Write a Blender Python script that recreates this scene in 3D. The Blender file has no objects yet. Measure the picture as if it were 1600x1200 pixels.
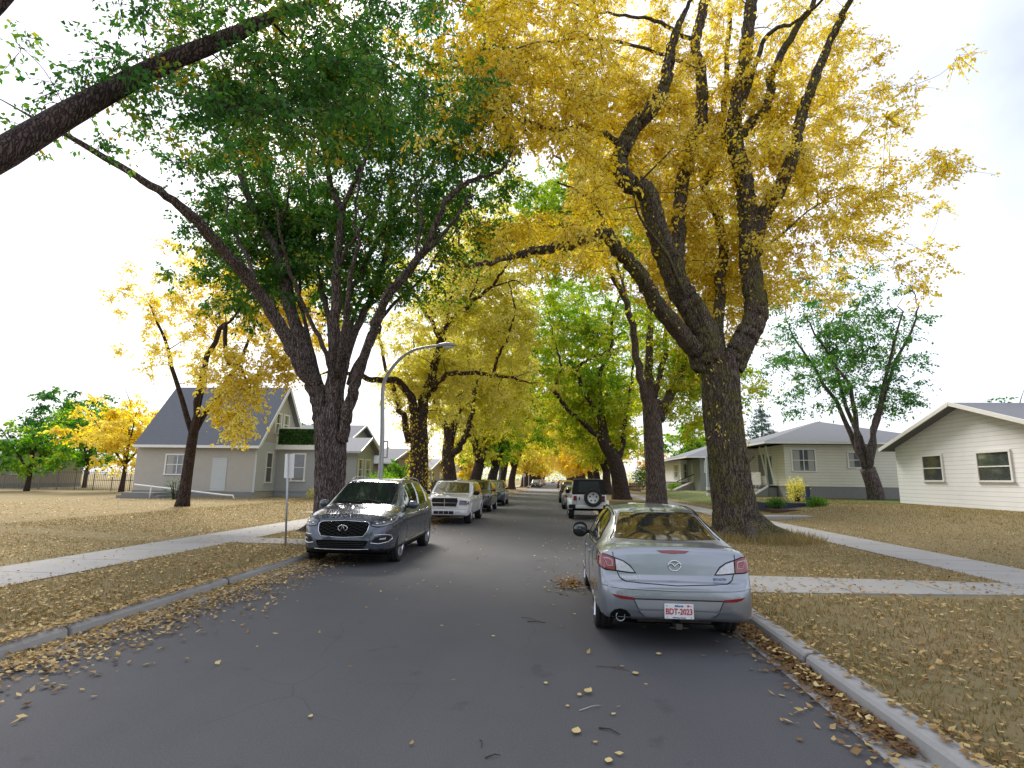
import bpy, bmesh, math, random
import numpy as np
from mathutils import Vector, Matrix, Euler
from mathutils.bvhtree import BVHTree
from mathutils.geometry import delaunay_2d_cdt
R = math.radians
random.seed(7); np.random.seed(7)
rng = np.random.default_rng(11)
scene = bpy.context.scene
COL = scene.collection

# ------------------------------------------------------------------ camera
CAM_H, FPX = 1.78, 870.0
YAW, PITCH, ROLL = 4.55, 9.66, 0.8          # degrees: turned left, tilted up, rolled
cam_d = bpy.data.cameras.new('camera'); cam = bpy.data.objects.new('camera', cam_d); COL.objects.link(cam)
cam_d.sensor_width = 36; cam_d.lens = FPX/1600*36; cam_d.clip_start = 0.05; cam_d.clip_end = 3000
CM = Matrix.Rotation(R(YAW), 4, 'Z') @ Matrix.Rotation(R(90+PITCH), 4, 'X') @ Matrix.Rotation(R(ROLL), 4, 'Z')
cam.matrix_world = Matrix.Translation((0, 0, CAM_H)) @ CM
scene.camera = cam
CM3 = CM.to_3x3()
def ray(px, py):
    return (CM3 @ Vector(((px-800)/FPX, (600-py)/FPX, -1))).normalized()
def G(px, py, z=0.0):
    d = ray(px, py); t = (z-CAM_H)/d.z
    return Vector((d.x*t, d.y*t, z))
def P(px, py, Y):
    d = ray(px, py); t = Y/d.y
    return Vector((d.x*t, Y, CAM_H+d.z*t))
def proj(p):
    v = CM3.transposed() @ (Vector(p)-Vector((0, 0, CAM_H)))
    return (800+FPX*v.x/-v.z, 600-FPX*v.y/-v.z)

# ------------------------------------------------------------------ sky, sun, exposure
SUN_EL, SUN_AZ = R(42), R(335)      # bright haze, sun high ahead to the left, glowing through the crowns
w = bpy.data.worlds.new('World'); scene.world = w; w.use_nodes = True
nt = w.node_tree; nt.nodes.clear()
sky = nt.nodes.new('ShaderNodeTexSky'); sky.sky_type = 'NISHITA'; sky.sun_disc = False
sky.sun_elevation = SUN_EL; sky.sun_rotation = SUN_AZ; sky.dust_density = 3.0; sky.air_density = 1.0
cl = nt.nodes.new('ShaderNodeRGB'); cl.outputs[0].default_value = (8.6, 8.9, 9.9, 1)      # bright thin overcast
nz = nt.nodes.new('ShaderNodeTexNoise'); nz.inputs['Scale'].default_value = 2.2; nz.inputs['Detail'].default_value = 6
tc = nt.nodes.new('ShaderNodeTexCoord'); nt.links.new(tc.outputs['Generated'], nz.inputs['Vector'])
rp = nt.nodes.new('ShaderNodeMapRange'); rp.inputs[1].default_value = .35; rp.inputs[2].default_value = .65; rp.inputs[3].default_value = .35; rp.inputs[4].default_value = 1.0
nt.links.new(nz.outputs['Fac'], rp.inputs[0])
mx = nt.nodes.new('ShaderNodeMix'); mx.data_type = 'RGBA'
nt.links.new(rp.outputs[0], mx.inputs[0]); nt.links.new(sky.outputs[0], mx.inputs[6]); nt.links.new(cl.outputs[0], mx.inputs[7])
bg = nt.nodes.new('ShaderNodeBackground'); bg.inputs[1].default_value = 0.092
ow = nt.nodes.new('ShaderNodeOutputWorld'); nt.links.new(mx.outputs[2], bg.inputs[0]); nt.links.new(bg.outputs[0], ow.inputs[0])
sd = bpy.data.lights.new('sun', 'SUN'); sun = bpy.data.objects.new('sun', sd); COL.objects.link(sun)
sd.energy = 3.5; sd.angle = R(20); sd.color = (1.0, .93, .84)
sdir = Vector((math.cos(SUN_EL)*math.sin(SUN_AZ), math.cos(SUN_EL)*math.cos(SUN_AZ), math.sin(SUN_EL)))
sun.rotation_euler = sdir.to_track_quat('Z', 'Y').to_euler()
vs = scene.view_settings; vs.view_transform = 'Standard'; vs.look = 'None'; vs.exposure = 0.85; vs.gamma = 1; vs.use_curve_mapping = False
cy = scene.cycles
cy.max_bounces = 9; cy.diffuse_bounces = 6; cy.glossy_bounces = 3; cy.transmission_bounces = 4; cy.transparent_max_bounces = 6
cy.caustics_reflective = False; cy.caustics_refractive = False; cy.use_denoising = True

# ------------------------------------------------------------------ materials
def mat_new(name):
    m = bpy.data.materials.new(name); m.use_nodes = True
    n = m.node_tree; n.nodes.clear()
    o = n.nodes.new('ShaderNodeOutputMaterial')
    return m, n, o
def ramp(n, src, stops):
    r = n.nodes.new('ShaderNodeValToRGB'); e = r.color_ramp.elements
    while len(e) < len(stops): e.new(.5)
    for i, (p, c) in enumerate(stops):
        e[i].position = p; e[i].color = (*c, 1)
    n.links.new(src, r.inputs[0]); return r.outputs[0]
def noise(n, scale, detail=4, vec=None, rough=.55):
    t = n.nodes.new('ShaderNodeTexNoise'); t.inputs['Scale'].default_value = scale; t.inputs['Detail'].default_value = detail
    t.inputs['Roughness'].default_value = rough
    if vec is not None: n.links.new(vec, t.inputs['Vector'])
    return t.outputs['Fac']
def coords(n, scale=(1, 1, 1), kind='Object'):
    c = n.nodes.new('ShaderNodeTexCoord'); m = n.nodes.new('ShaderNodeMapping'); m.inputs['Scale'].default_value = scale
    n.links.new(c.outputs[kind], m.inputs['Vector']); return m.outputs[0]
def mixc(n, fac, a, b):
    m = n.nodes.new('ShaderNodeMix'); m.data_type = 'RGBA'
    for s, v in ((0, fac), (6, a), (7, b)):
        if isinstance(v, (int, float)): m.inputs[s].default_value = v
        elif isinstance(v, tuple): m.inputs[s].default_value = (*v, 1)
        else: n.links.new(v, m.inputs[s])
    return m.outputs[2]
def math_n(n, op, a, b=None):
    m = n.nodes.new('ShaderNodeMath'); m.operation = op
    for i, v in enumerate((a, b)):
        if v is None: continue
        if isinstance(v, (int, float)): m.inputs[i].default_value = v
        else: n.links.new(v, m.inputs[i])
    return m.outputs[0]
def bump(n, h, strength, dist=.02):
    b = n.nodes.new('ShaderNodeBump'); b.inputs['Strength'].default_value = strength; b.inputs['Distance'].default_value = dist
    n.links.new(h, b.inputs['Height']); return b.outputs[0]
def bsdf(n, o, col, rough=.6, metal=0., coat=0., spec=.5, normal=None, **kw):
    p = n.nodes.new('ShaderNodeBsdfPrincipled')
    def s(k, v):
        if isinstance(v, tuple): p.inputs[k].default_value = (*v, 1)
        elif isinstance(v, (int, float)): p.inputs[k].default_value = v
        else: n.links.new(v, p.inputs[k])
    s('Base Color', col); s('Roughness', rough); s('Metallic', metal); s('Coat Weight', coat); s('Specular IOR Level', spec)
    p.inputs['Coat Roughness'].default_value = .04
    for k, v in kw.items(): s(k, v)
    if normal is not None: n.links.new(normal, p.inputs['Normal'])
    n.links.new(p.outputs[0], o.inputs[0]); return p
def plain(name, col, rough=.6, var=.12, scale=6., metal=0., coat=0., bmp=0., spec=.5):
    m, n, o = mat_new(name)
    v = coords(n); f = noise(n, scale, 5, v)
    c = mixc(n, f, tuple(x*(1-var) for x in col), tuple(min(1, x*(1+var)) for x in col))
    nb = bump(n, noise(n, scale*8, 3, v), bmp, .01) if bmp else None
    bsdf(n, o, c, rough, metal, coat, spec, nb); return m
def paint(name, col, metal=.55, rough=.32, coat=1.0):
    m, n, o = mat_new(name)
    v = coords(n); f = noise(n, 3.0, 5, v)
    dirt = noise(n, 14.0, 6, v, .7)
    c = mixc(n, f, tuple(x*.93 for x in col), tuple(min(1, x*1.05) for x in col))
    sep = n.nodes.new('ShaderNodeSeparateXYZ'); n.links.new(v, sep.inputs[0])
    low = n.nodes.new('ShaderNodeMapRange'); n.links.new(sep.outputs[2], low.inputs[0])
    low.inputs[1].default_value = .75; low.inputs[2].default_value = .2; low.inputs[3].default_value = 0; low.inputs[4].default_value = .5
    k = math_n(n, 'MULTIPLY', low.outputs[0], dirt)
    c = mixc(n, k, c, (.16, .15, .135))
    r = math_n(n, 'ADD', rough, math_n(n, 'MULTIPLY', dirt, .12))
    bsdf(n, o, c, r, metal, coat); return m
def glassy(name, col=(.012, .016, .015), rough=.03):
    m, n, o = mat_new(name)
    v = coords(n); f = noise(n, 5.0, 4, v)
    c = mixc(n, f, tuple(x*.7 for x in col), tuple(x*1.6 for x in col))
    bsdf(n, o, c, math_n(n, 'ADD', rough, math_n(n, 'MULTIPLY', f, .04)), 0., 1.0, .9); return m
def leafmat(name, stops, trans=.45, trcol=1.25):
    m, n, o = mat_new(name)
    a = n.nodes.new('ShaderNodeAttribute'); a.attribute_name = 'tint'
    c = ramp(n, a.outputs['Fac'], stops)
    d = n.nodes.new('ShaderNodeBsdfDiffuse'); t = n.nodes.new('ShaderNodeBsdfTranslucent'); g = n.nodes.new('ShaderNodeBsdfGlossy')
    g.inputs['Roughness'].default_value = .45; g.inputs['Color'].default_value = (1, 1, 1, 1)
    hs = n.nodes.new('ShaderNodeHueSaturation'); hs.inputs['Value'].default_value = trcol; hs.inputs['Saturation'].default_value = 1.1
    n.links.new(c, hs.inputs['Color']); n.links.new(c, d.inputs[0]); n.links.new(hs.outputs[0], t.inputs[0])
    m1 = n.nodes.new('ShaderNodeMixShader'); m1.inputs[0].default_value = trans
    n.links.new(d.outputs[0], m1.inputs[1]); n.links.new(t.outputs[0], m1.inputs[2])
    m2 = n.nodes.new('ShaderNodeMixShader'); m2.inputs[0].default_value = .02
    n.links.new(m1.outputs[0], m2.inputs[1]); n.links.new(g.outputs[0], m2.inputs[2])
    n.links.new(m2.outputs[0], o.inputs[0]); return m
def barkmat(name, dark, light, moss=0., mosscol=(.09, .085, .02)):
    m, n, o = mat_new(name)
    v = coords(n, (1, 1, .11)); v2 = coords(n)
    a = noise(n, 22, 6, v, .65); vo = n.nodes.new('ShaderNodeTexVoronoi'); vo.feature = 'DISTANCE_TO_EDGE'; vo.inputs['Scale'].default_value = 21
    dis = n.nodes.new('ShaderNodeVectorMath'); dis.operation = 'MULTIPLY_ADD'
    nzz = n.nodes.new('ShaderNodeTexNoise'); nzz.inputs['Scale'].default_value = 7; n.links.new(v2, nzz.inputs['Vector'])
    n.links.new(nzz.outputs['Color'], dis.inputs[0]); dis.inputs[1].default_value = (.12, .12, .06); n.links.new(v, dis.inputs[2])
    n.links.new(dis.outputs[0], vo.inputs['Vector'])
    cr = n.nodes.new('ShaderNodeMapRange'); n.links.new(vo.outputs['Distance'], cr.inputs[0]); cr.inputs[1].default_value = 0; cr.inputs[2].default_value = .22
    h = math_n(n, 'ADD', math_n(n, 'MULTIPLY', a, .6), math_n(n, 'MULTIPLY', cr.outputs[0], .6))
    c = ramp(n, h, [(.25, dark), (.62, tuple((x+y)/2 for x, y in zip(dark, light))), (.95, light)])
    if moss:
        mo = n.nodes.new('ShaderNodeMapRange'); n.links.new(noise(n, 1.6, 5, v2, .6), mo.inputs[0]); mo.inputs[1].default_value = .42; mo.inputs[2].default_value = .62; mo.inputs[4].default_value = moss
        c = mixc(n, math_n(n, 'MULTIPLY', mo.outputs[0], cr.outputs[0]), c, mosscol)
    bsdf(n, o, c, .92, 0, 0, .2, bump(n, h, .9, .035)); return m
def siding(name, col, step=.115, rough=.6):
    m, n, o = mat_new(name)
    v = coords(n); s = n.nodes.new('ShaderNodeSeparateXYZ'); n.links.new(v, s.inputs[0])
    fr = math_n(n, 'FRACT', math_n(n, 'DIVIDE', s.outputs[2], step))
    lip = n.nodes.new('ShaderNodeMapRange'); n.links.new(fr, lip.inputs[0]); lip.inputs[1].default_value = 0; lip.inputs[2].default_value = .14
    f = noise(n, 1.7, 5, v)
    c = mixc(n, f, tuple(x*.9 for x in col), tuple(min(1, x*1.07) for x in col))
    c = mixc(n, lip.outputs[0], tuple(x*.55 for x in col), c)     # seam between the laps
    bsdf(n, o, c, rough, normal=bump(n, fr, .5, -.02)); return m
def shingle(name, col):
    m, n, o = mat_new(name)
    v = coords(n, (1, 1, 1)); br = n.nodes.new('ShaderNodeTexNoise'); br.inputs['Scale'].default_value = 1.2; br.inputs['Detail'].default_value = 7; n.links.new(v, br.inputs['Vector'])
    s = n.nodes.new('ShaderNodeSeparateXYZ'); n.links.new(v, s.inputs[0])
    fr = math_n(n, 'FRACT', math_n(n, 'DIVIDE', s.outputs[2], .11))
    row = n.nodes.new('ShaderNodeMapRange'); n.links.new(fr, row.inputs[0]); row.inputs[2].default_value = .18
    fine = noise(n, 2.2, 5, coords(n, (1.4, 1.4, 6)), .75)
    c = mixc(n, fine, tuple(x*.6 for x in col), tuple(x*1.35 for x in col))
    c = mixc(n, row.outputs[0], tuple(x*.6 for x in col), c)
    c = mixc(n, br.outputs['Fac'], c, tuple(x*.9 for x in col))
    bsdf(n, o, c, .9, spec=.2, normal=bump(n, fr, .4, -.02)); return m

M = {}
M['tyre'] = plain('tyre_rubber', (.018, .018, .019), .85, .3, 30)
M['alloy'] = plain('alloy', (.55, .56, .58), .3, .08, 9, metal=.9)
M['black'] = plain('black_plastic', (.010, .010, .012), .6, .25, 12, spec=.25)
M['tint'] = plain('tinted_glass', (.006, .008, .012), .12, .2, 6, spec=.35)
M['well'] = plain('dark_liner', (.006, .006, .006), .95, .25, 12, spec=.08)
M['chrome'] = plain('chrome', (.75, .76, .78), .12, .05, 9, metal=1.)
M['glass'] = glassy('car_glass')
M['seam'] = plain('seam_black', (.01, .01, .011), .7, .1, 9)
M['red'] = plain('red_lens', (.20, .008, .012), .12, .25, 40, coat=1.)
M['clear'] = plain('clear_lens', (.48, .50, .54), .12, .55, 55, coat=1.)
M['lampglass'] = plain('headlamp_lens', (.055, .06, .075), .1, .9, 26, coat=1., metal=.3)
M['amber'] = plain('amber_lens', (.45, .14, .03), .15, .2, 30, coat=1.)
M['white'] = plain('white_enamel', (.75, .75, .74), .5, .06, 5)
M['plate'] = plain('plate_white', (.72, .73, .75), .4, .05, 5)
M['platered'] = plain('plate_red', (.42, .03, .05), .5, .05, 5)
M['plateblue'] = plain('plate_blue', (.05, .09, .3), .5, .05, 5)
M['galv'] = plain('galvanised_steel', (.42, .44, .46), .45, .1, 4, metal=.5)
M['conc'] = plain('concrete', (.32, .31, .30), .9, .16, 1.6, bmp=.3)
M['bark'] = barkmat('bark_grey_brown', (.014, .011, .011), (.21, .17, .16))
M['barkd'] = barkmat('bark_dark', (.010, .007, .007), (.11, .078, .07))
M['barkm'] = barkmat('bark_mossy', (.012, .009, .008), (.17, .135, .115), .85, (.15, .145, .035))
M['twig'] = plain('twig_wood', (.05, .032, .025), .9, .3, 9)
G1, G2, G3 = (.026, .105, .020), (.060, .19, .030), (.16, .29, .04)
Y1, Y2, Y3 = (.60, .44, .025), (.80, .63, .07), (.87, .77, .22)
M['lg'] = leafmat('leaves_green', [(0, G1), (.45, G2), (.86, G3), (.95, (.45, .33, .03))], .5, 1.25)
M['ly'] = leafmat('leaves_gold', [(0, (.38, .25, .02)), (.2, Y1), (.55, Y2), (1, Y3)], .58, 1.15)
M['lx'] = leafmat('leaves_turning', [(0, (.09, .19, .015)), (.28, (.36, .44, .035)), (.5, (.68, .63, .06)), (1, (.86, .80, .26))], .58, 1.15)
M['lgy'] = leafmat('leaves_lime', [(0, (.035, .12, .018)), (.4, (.13, .32, .03)), (.7, (.38, .52, .04)), (1, (.70, .64, .08))], .55, 1.2)
M['lo'] = leafmat('leaves_orange', [(0, (.55, .32, .03)), (.5, (.78, .52, .08)), (1, (.85, .68, .2))], .5, 1.2)
M['dry'] = leafmat('fallen_leaf', [(0, (.12, .06, .025)), (.35, (.30, .185, .07)), (.7, (.48, .34, .14)), (1, (.68, .54, .26))], .15)
M['grass'] = leafmat('grass_blade', [(0, (.06, .075, .02)), (.4, (.17, .14, .05)), (1, (.36, .27, .12))], .3)
M['conifer'] = leafmat('needles', [(0, (.05, .10, .08)), (1, (.12, .20, .14))], .35)

# ------------------------------------------------------------------ objects and meshes
def link_mesh(name, me, m, parent=None, smooth=True):
    o = bpy.data.objects.new(name, me); COL.objects.link(o)
    for x in (m if isinstance(m, (list, tuple)) else [m]): me.materials.append(x)
    if smooth: me.polygons.foreach_set('use_smooth', [True]*len(me.polygons))
    if parent is not None: o.parent = parent
    return o
def tag(o, label=None, cat=None, group=None, kind=None):
    for k, v in (('label', label), ('category', cat), ('group', group), ('kind', kind)):
        if v: o[k] = v
    return o
def thing(name, label, cat, loc=(0, 0, 0), rz=0., group=None):
    o = bpy.data.objects.new(name, None); COL.objects.link(o); o.location = loc; o.rotation_euler = (0, 0, rz); o.empty_display_size = .3
    return tag(o, label, cat, group)
def np_mesh(name, V, F, tint=None):
    """V (n,3), F (m,k) faces of k corners"""
    me = bpy.data.meshes.new(name); V = np.asarray(V, np.float32); F = np.asarray(F, np.int32)
    me.vertices.add(len(V)); me.vertices.foreach_set('co', V.ravel())
    k = F.shape[1]; me.loops.add(F.size); me.loops.foreach_set('vertex_index', F.ravel())
    me.polygons.add(len(F)); me.polygons.foreach_set('loop_start', np.arange(0, F.size, k, dtype=np.int32))
    try: me.polygons.foreach_set('loop_total', np.full(len(F), k, np.int32))
    except Exception: pass
    me.update(calc_edges=True)
    if tint is not None:
        a = me.attributes.new('tint', 'FLOAT', 'FACE'); a.data.foreach_set('value', np.asarray(tint, np.float32))
    return me
class MB:
    def __init__(s): s.v = []; s.f = []
    def add(s, v, f):
        b = len(s.v); s.v += [tuple(x) for x in v]; s.f += [tuple(i+b for i in q) for q in f]; return s
    def box(s, a, b):
        x0, y0, z0 = a; x1, y1, z1 = b
        return s.add([(x0, y0, z0), (x1, y0, z0), (x1, y1, z0), (x0, y1, z0), (x0, y0, z1), (x1, y0, z1), (x1, y1, z1), (x0, y1, z1)],
                     [(3, 2, 1, 0), (4, 5, 6, 7), (0, 1, 5, 4), (1, 2, 6, 5), (2, 3, 7, 6), (3, 0, 4, 7)])
    def beam(s, a, b, w_, h_):
        a, b = Vector(a), Vector(b); d = (b-a).normalized(); up = Vector((0, 0, 1)) if abs(d.z) < .95 else Vector((0, 1, 0))
        r = d.cross(up).normalized()*w_/2; u = r.cross(d).normalized()*h_/2
        v = [p+q for p in (a, b) for q in (-r-u, r-u, r+u, -r+u)]
        return s.add(v, [(3, 2, 1, 0), (4, 5, 6, 7), (0, 1, 5, 4), (1, 2, 6, 5), (2, 3, 7, 6), (3, 0, 4, 7)])
    def tube(s, pts, rad, n=10, jit=None):
        pts = [Vector(p) for p in pts]; m = len(pts)
        rr = rad if isinstance(rad, (list, tuple)) else [rad]*m
        t0 = (pts[1]-pts[0]).normalized(); u = t0.orthogonal().normalized(); v = []
        for i, p in enumerate(pts):
            t = ((pts[min(i+1, m-1)]-pts[max(i-1, 0)])).normalized()
            u = (u - t*u.dot(t)).normalized(); w2 = t.cross(u)
            for k in range(n):
                a = 2*math.pi*k/n; q = rr[i]
                if jit: q *= jit(p, a, i)
                v.append(p+(u*math.cos(a)+w2*math.sin(a))*q)
        f = [(i*n+k, i*n+(k+1) % n, (i+1)*n+(k+1) % n, (i+1)*n+k) for i in range(m-1) for k in range(n)]
        f += [tuple(range(n-1, -1, -1)), tuple((m-1)*n+k for k in range(n))]
        return s.add(v, f)
    def prism(s, poly, axis, a, b):
        """poly in the two other axes, extruded along axis 0/1/2 from a to b"""
        def mk(p, t):
            q = list(p); q.insert(axis, t); return tuple(q)
        n = len(poly); v = [mk(p, a) for p in poly]+[mk(p, b) for p in poly]
        f = [tuple(range(n))[::-1], tuple(range(n, 2*n))]+[(i, (i+1) % n, n+(i+1) % n, n+i) for i in range(n)]
        return s.add(v, f)
    def lathe(s, prof, n=24, axis='X', c=(0, 0, 0)):
        v = []; m = len(prof)
        for (r, t) in prof:
            for k in range(n):
                a = 2*math.pi*k/n; q = {'X': (t, r*math.cos(a), r*math.sin(a)), 'Z': (r*math.cos(a), r*math.sin(a), t), 'Y': (r*math.sin(a), t, r*math.cos(a))}[axis]
                v.append(tuple(x+y for x, y in zip(q, c)))
        f = [(i*n+k, i*n+(k+1) % n, (i+1)*n+(k+1) % n, (i+1)*n+k) for i in range(m-1) for k in range(n)]
        return s.add(v, f)
    def build(s, name, m, parent=None, smooth=False, off=None, bevel=0.):
        me = bpy.data.meshes.new(name)
        v = s.v if off is None else [(p[0]-off[0], p[1]-off[1], p[2]-off[2]) for p in s.v]
        me.from_pydata(v, [], s.f)
        bm = bmesh.new(); bm.from_mesh(me); bmesh.ops.recalc_face_normals(bm, faces=bm.faces)
        if bevel: bmesh.ops.bevel(bm, geom=list(bm.edges), offset=bevel, segments=2, affect='EDGES', clamp_overlap=True)
        bm.to_mesh(me); bm.free()
        o = link_mesh(name, me, m, parent, smooth)
        return o
def interp(tab, x):
    return float(np.interp(x, [t[0] for t in tab], [t[1] for t in tab]))
def catmull(pts, per=5):
    pts = [np.array(p, float) for p in pts]; out = []
    P_ = [2*pts[0]-pts[1]]+pts+[2*pts[-1]-pts[-2]]
    for i in range(1, len(P_)-2):
        a, b, c, d = P_[i-1:i+3]
        for k in range(per):
            t = k/per
            out.append(.5*((2*b)+(-a+c)*t+(2*a-5*b+4*c-d)*t*t+(-a+3*b-3*c+d)*t**3))
    out.append(pts[-1]); return out
# ------------------------------------------------------------------ vehicles: body lofted from profiles, fittings laid on it
def smooth01(x): x = max(0., min(1., x)); return x*x*(3-2*x)
class Car:
    def __init__(s, root, T, wheels, wr, bodymat, cladding=0, nst=90, tub=.36, boxy=0.):
        """T: dict of tables over y: top, belt, W, roof, bot"""
        s.root, s.T, s.wr, s.wheels = root, T, wr, wheels
        y0, y1 = T['W'][0][0], T['W'][-1][0]
        ys = sorted(set([y0+(y1-y0)*(.5-.5*math.cos(math.pi*i/nst)) for i in range(nst+1)]+[t[0] for k in T for t in T[k] if y0 <= t[0] <= y1]))
        ys = [y for i, y in enumerate(ys) if i == 0 or y-ys[i-1] > 1e-4]
        rows = []
        for y in ys:
            top, belt, W, Rw, bot = (interp(T[k], y) for k in ('top', 'belt', 'W', 'roof', 'bot'))
            belt = min(belt, top-.012); hb = belt-bot; hc = top-belt; k = smooth01((hc-.08)/.25)
            bx = .35*boxy
            low = [(0, bot), (W*.5, bot), (W*.86, bot), (W*.965, bot+.05*hb+.01), (W*.99, bot+.30*hb), (W, bot+.60*hb), (W*(.985+.01*boxy), bot+.86*hb), (W*(.95+.03*boxy), belt)]
            hood = [(W*.90, belt+hc*.30), (W*.80, belt+hc*.58), (W*.62, belt+hc*.82), (W*.42, belt+hc*.94), (W*.2, belt+hc*.99), (0, top)]
            rb = .16 if boxy < .5 else .09
            cab = [(W*(.925+.035*boxy), belt+.02), ((W*.93+Rw)/2+.025, belt+hc*.48), (Rw+.01, top-rb*hc-.01), (Rw*.90, top-.035), (Rw*.45, top-.006), (0, top)]
            up = [((1-k)*a[0]+k*b[0], (1-k)*a[1]+k*b[1]) for a, b in zip(hood, cab)]
            rows.append([(x, y, z) for x, z in low]+[(x, y, z) for x, z in up])
        dense = []
        for r in rows:
            q = catmull(r, 3); dense.append([(max(0., p[0]), p[1], p[2]) for p in q])
        m = len(dense[0]); full = []
        for r in dense: full.append(r+[(-p[0], p[1], p[2]) for p in r[-2:0:-1]])
        n = len(full[0]); V = [p for r in full for p in r]; F = []; mi = []
        for i in range(len(full)-1):
            for j in range(n):
                F.append((i*n+j, i*n+(j+1) % n, (i+1)*n+(j+1) % n, (i+1)*n+j))
                jj = min(j, n-1-j); mi.append(1 if jj < cladding else 0)
        F.append(tuple(range(n))[::-1]); mi.append(0); F.append(tuple((len(full)-1)*n+j for j in range(n))); mi.append(0)
        me = bpy.data.meshes.new('body'); me.from_pydata(V, [], F); me.polygons.foreach_set('material_index', mi)
        bm = bmesh.new(); bm.from_mesh(me); bmesh.ops.remove_doubles(bm, verts=bm.verts, dist=.0004); bmesh.ops.recalc_face_normals(bm, faces=bm.faces)
        s.bvh = BVHTree.FromBMesh(bm); bm.to_mesh(me); bm.free()
        s.W = max(t[1] for t in T['W'])
        o = link_mesh('body', me, [bodymat, M['black'], M['well']], root); s.body = o
        cut = MB()
        for (wy, side) in [(a, b) for a in wheels for b in (-1, 1)]:
            x0, x1 = (s.W-tub, s.W+.3) if side > 0 else (-s.W-.3, -s.W+tub)
            cut.lathe([(0, x0), (wr+.055, x0), (wr+.055, x1), (0, x1)], 40, 'X', (0, wy, wr))
        c = cut.build('cut', M['well']); c.data.materials.clear(); [c.data.materials.append(x) for x in (bodymat, M['black'], M['well'])]
        c.data.polygons.foreach_set('material_index', [2]*len(c.data.polygons))
        md = o.modifiers.new('b', 'BOOLEAN'); md.object = c; md.operation = 'DIFFERENCE'; md.solver = 'EXACT'
        dg = bpy.context.evaluated_depsgraph_get(); new = bpy.data.meshes.new_from_object(o.evaluated_get(dg)); o.modifiers.clear(); o.data = new
        new.polygons.foreach_set('use_smooth', [True]*len(new.polygons))
        bpy.data.objects.remove(c)
        md = None
    DIRS = {'rear': (0, -1, 0), 'front': (0, 1, 0), 'left': (-1, 0, 0), 'right': (1, 0, 0), 'top': (0, 0, 1)}
    def hit(s, a, b, view):
        d = Vector(s.DIRS[view])
        o = {'rear': Vector((a, -9, b)), 'front': Vector((a, 9, b)), 'left': Vector((-9, a, b)), 'right': Vector((9, a, b)), 'top': Vector((a, b, 9))}[view]
        loc, nor, i, t = s.bvh.ray_cast(o, -d)
        return loc, nor
    def project(s, pts, view, off):
        out = []; last = None
        for a, b in pts:
            l, n = s.hit(a, b, view)
            if l is None:
                for q in (.97, .94, .9, .85):
                    l, n = s.hit(a*q if view in ('rear', 'front', 'top') else a, b if view != 'top' else b*q, view)
                    if l is not None: break
            if l is None: l, n = (Vector(last[0]), Vector(last[1])) if last else (Vector((0, 0, .5)), Vector(s.DIRS[view]))
            if n.dot(Vector(s.DIRS[view])) < 0: n = -n
            last = (l, n); out.append(l+n*off)
        return out
    def patch(s, poly, view, mt, name, off=.004, sp=.05, parent=None, skirt=.02, smoothp=False, flat=False):
        """a thin piece covering the polygon, following the body's surface"""
        if smoothp: poly = [tuple(p) for p in catmull(list(poly)+[poly[0]], 4)][:-1]
        dens = []; n = len(poly)
        for i in range(n):
            a, b = poly[i], poly[(i+1) % n]; L = math.hypot(a[0]-b[0], a[1]-b[1]); k = max(1, int(L/sp))
            dens += [(a[0]+(b[0]-a[0])*j/k, a[1]+(b[1]-a[1])*j/k) for j in range(k)]
        xs = [p[0] for p in dens]; zs = [p[1] for p in dens]; inner = []
        x = min(xs)+sp/2
        while x < max(xs):
            z = min(zs)+sp/2
            while z < max(zs):
                inner.append((x+.001, z)); z += sp
            x += sp
        nb = len(dens)
        vv, ee, ff, _, _, _ = delaunay_2d_cdt([Vector(p) for p in dens+inner], [(i, (i+1) % nb) for i in range(nb)], [], 1, 1e-5)
        if flat:
            pr = s.project([tuple(v) for v in vv], view, off); d = Vector(s.DIRS[view]); mxx = max(p.dot(d) for p in pr); pr = [p+d*(mxx-p.dot(d)) for p in pr]
        else: pr = s.project([tuple(v) for v in vv], view, off)
        bm = bmesh.new(); bv = [bm.verts.new(p) for p in pr]
        for f in ff:
            try: bm.faces.new([bv[i] for i in f])
            except ValueError: pass
        for v in list(bm.verts):
            if not v.link_faces: bm.verts.remove(v)
        d = Vector(s.DIRS[view])
        bmesh.ops.recalc_face_normals(bm, faces=bm.faces)
        avg = sum((f.normal for f in bm.faces), Vector())
        if avg.dot(d) < 0: bmesh.ops.reverse_faces(bm, faces=bm.faces)
        be = [e for e in bm.edges if e.is_boundary]
        r = bmesh.ops.extrude_edge_only(bm, edges=be)
        for v in [g for g in r['geom'] if isinstance(g, bmesh.types.BMVert)]: v.co -= d*skirt
        me = bpy.data.meshes.new(name); bm.to_mesh(me); bm.free()
        o = link_mesh(name, me, mt, parent or s.root, True)
        me.set_sharp_from_angle(angle=R(40)) if hasattr(me, 'set_sharp_from_angle') else None
        return o
    def strip(s, line, view, mt, name, wd=.008, off=.0015, parent=None, closed=False, tk=None):
        """a narrow band along a line on the body (panel gap, trim)"""
        if closed: line = list(line)+[line[0]]
        pts = []
        for i in range(len(line)-1):
            a, b = line[i], line[i+1]; k = max(1, int(math.hypot(a[0]-b[0], a[1]-b[1])/.04))
            pts += [(a[0]+(b[0]-a[0])*j/k, a[1]+(b[1]-a[1])*j/k) for j in range(k)]
        pts.append(line[-1]); pr = s.project(pts, view, off)
        m = MB(); m.tube(pr, wd/2 if tk is None else tk, 6); return m.build(name, mt, parent or s.root, True)
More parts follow.
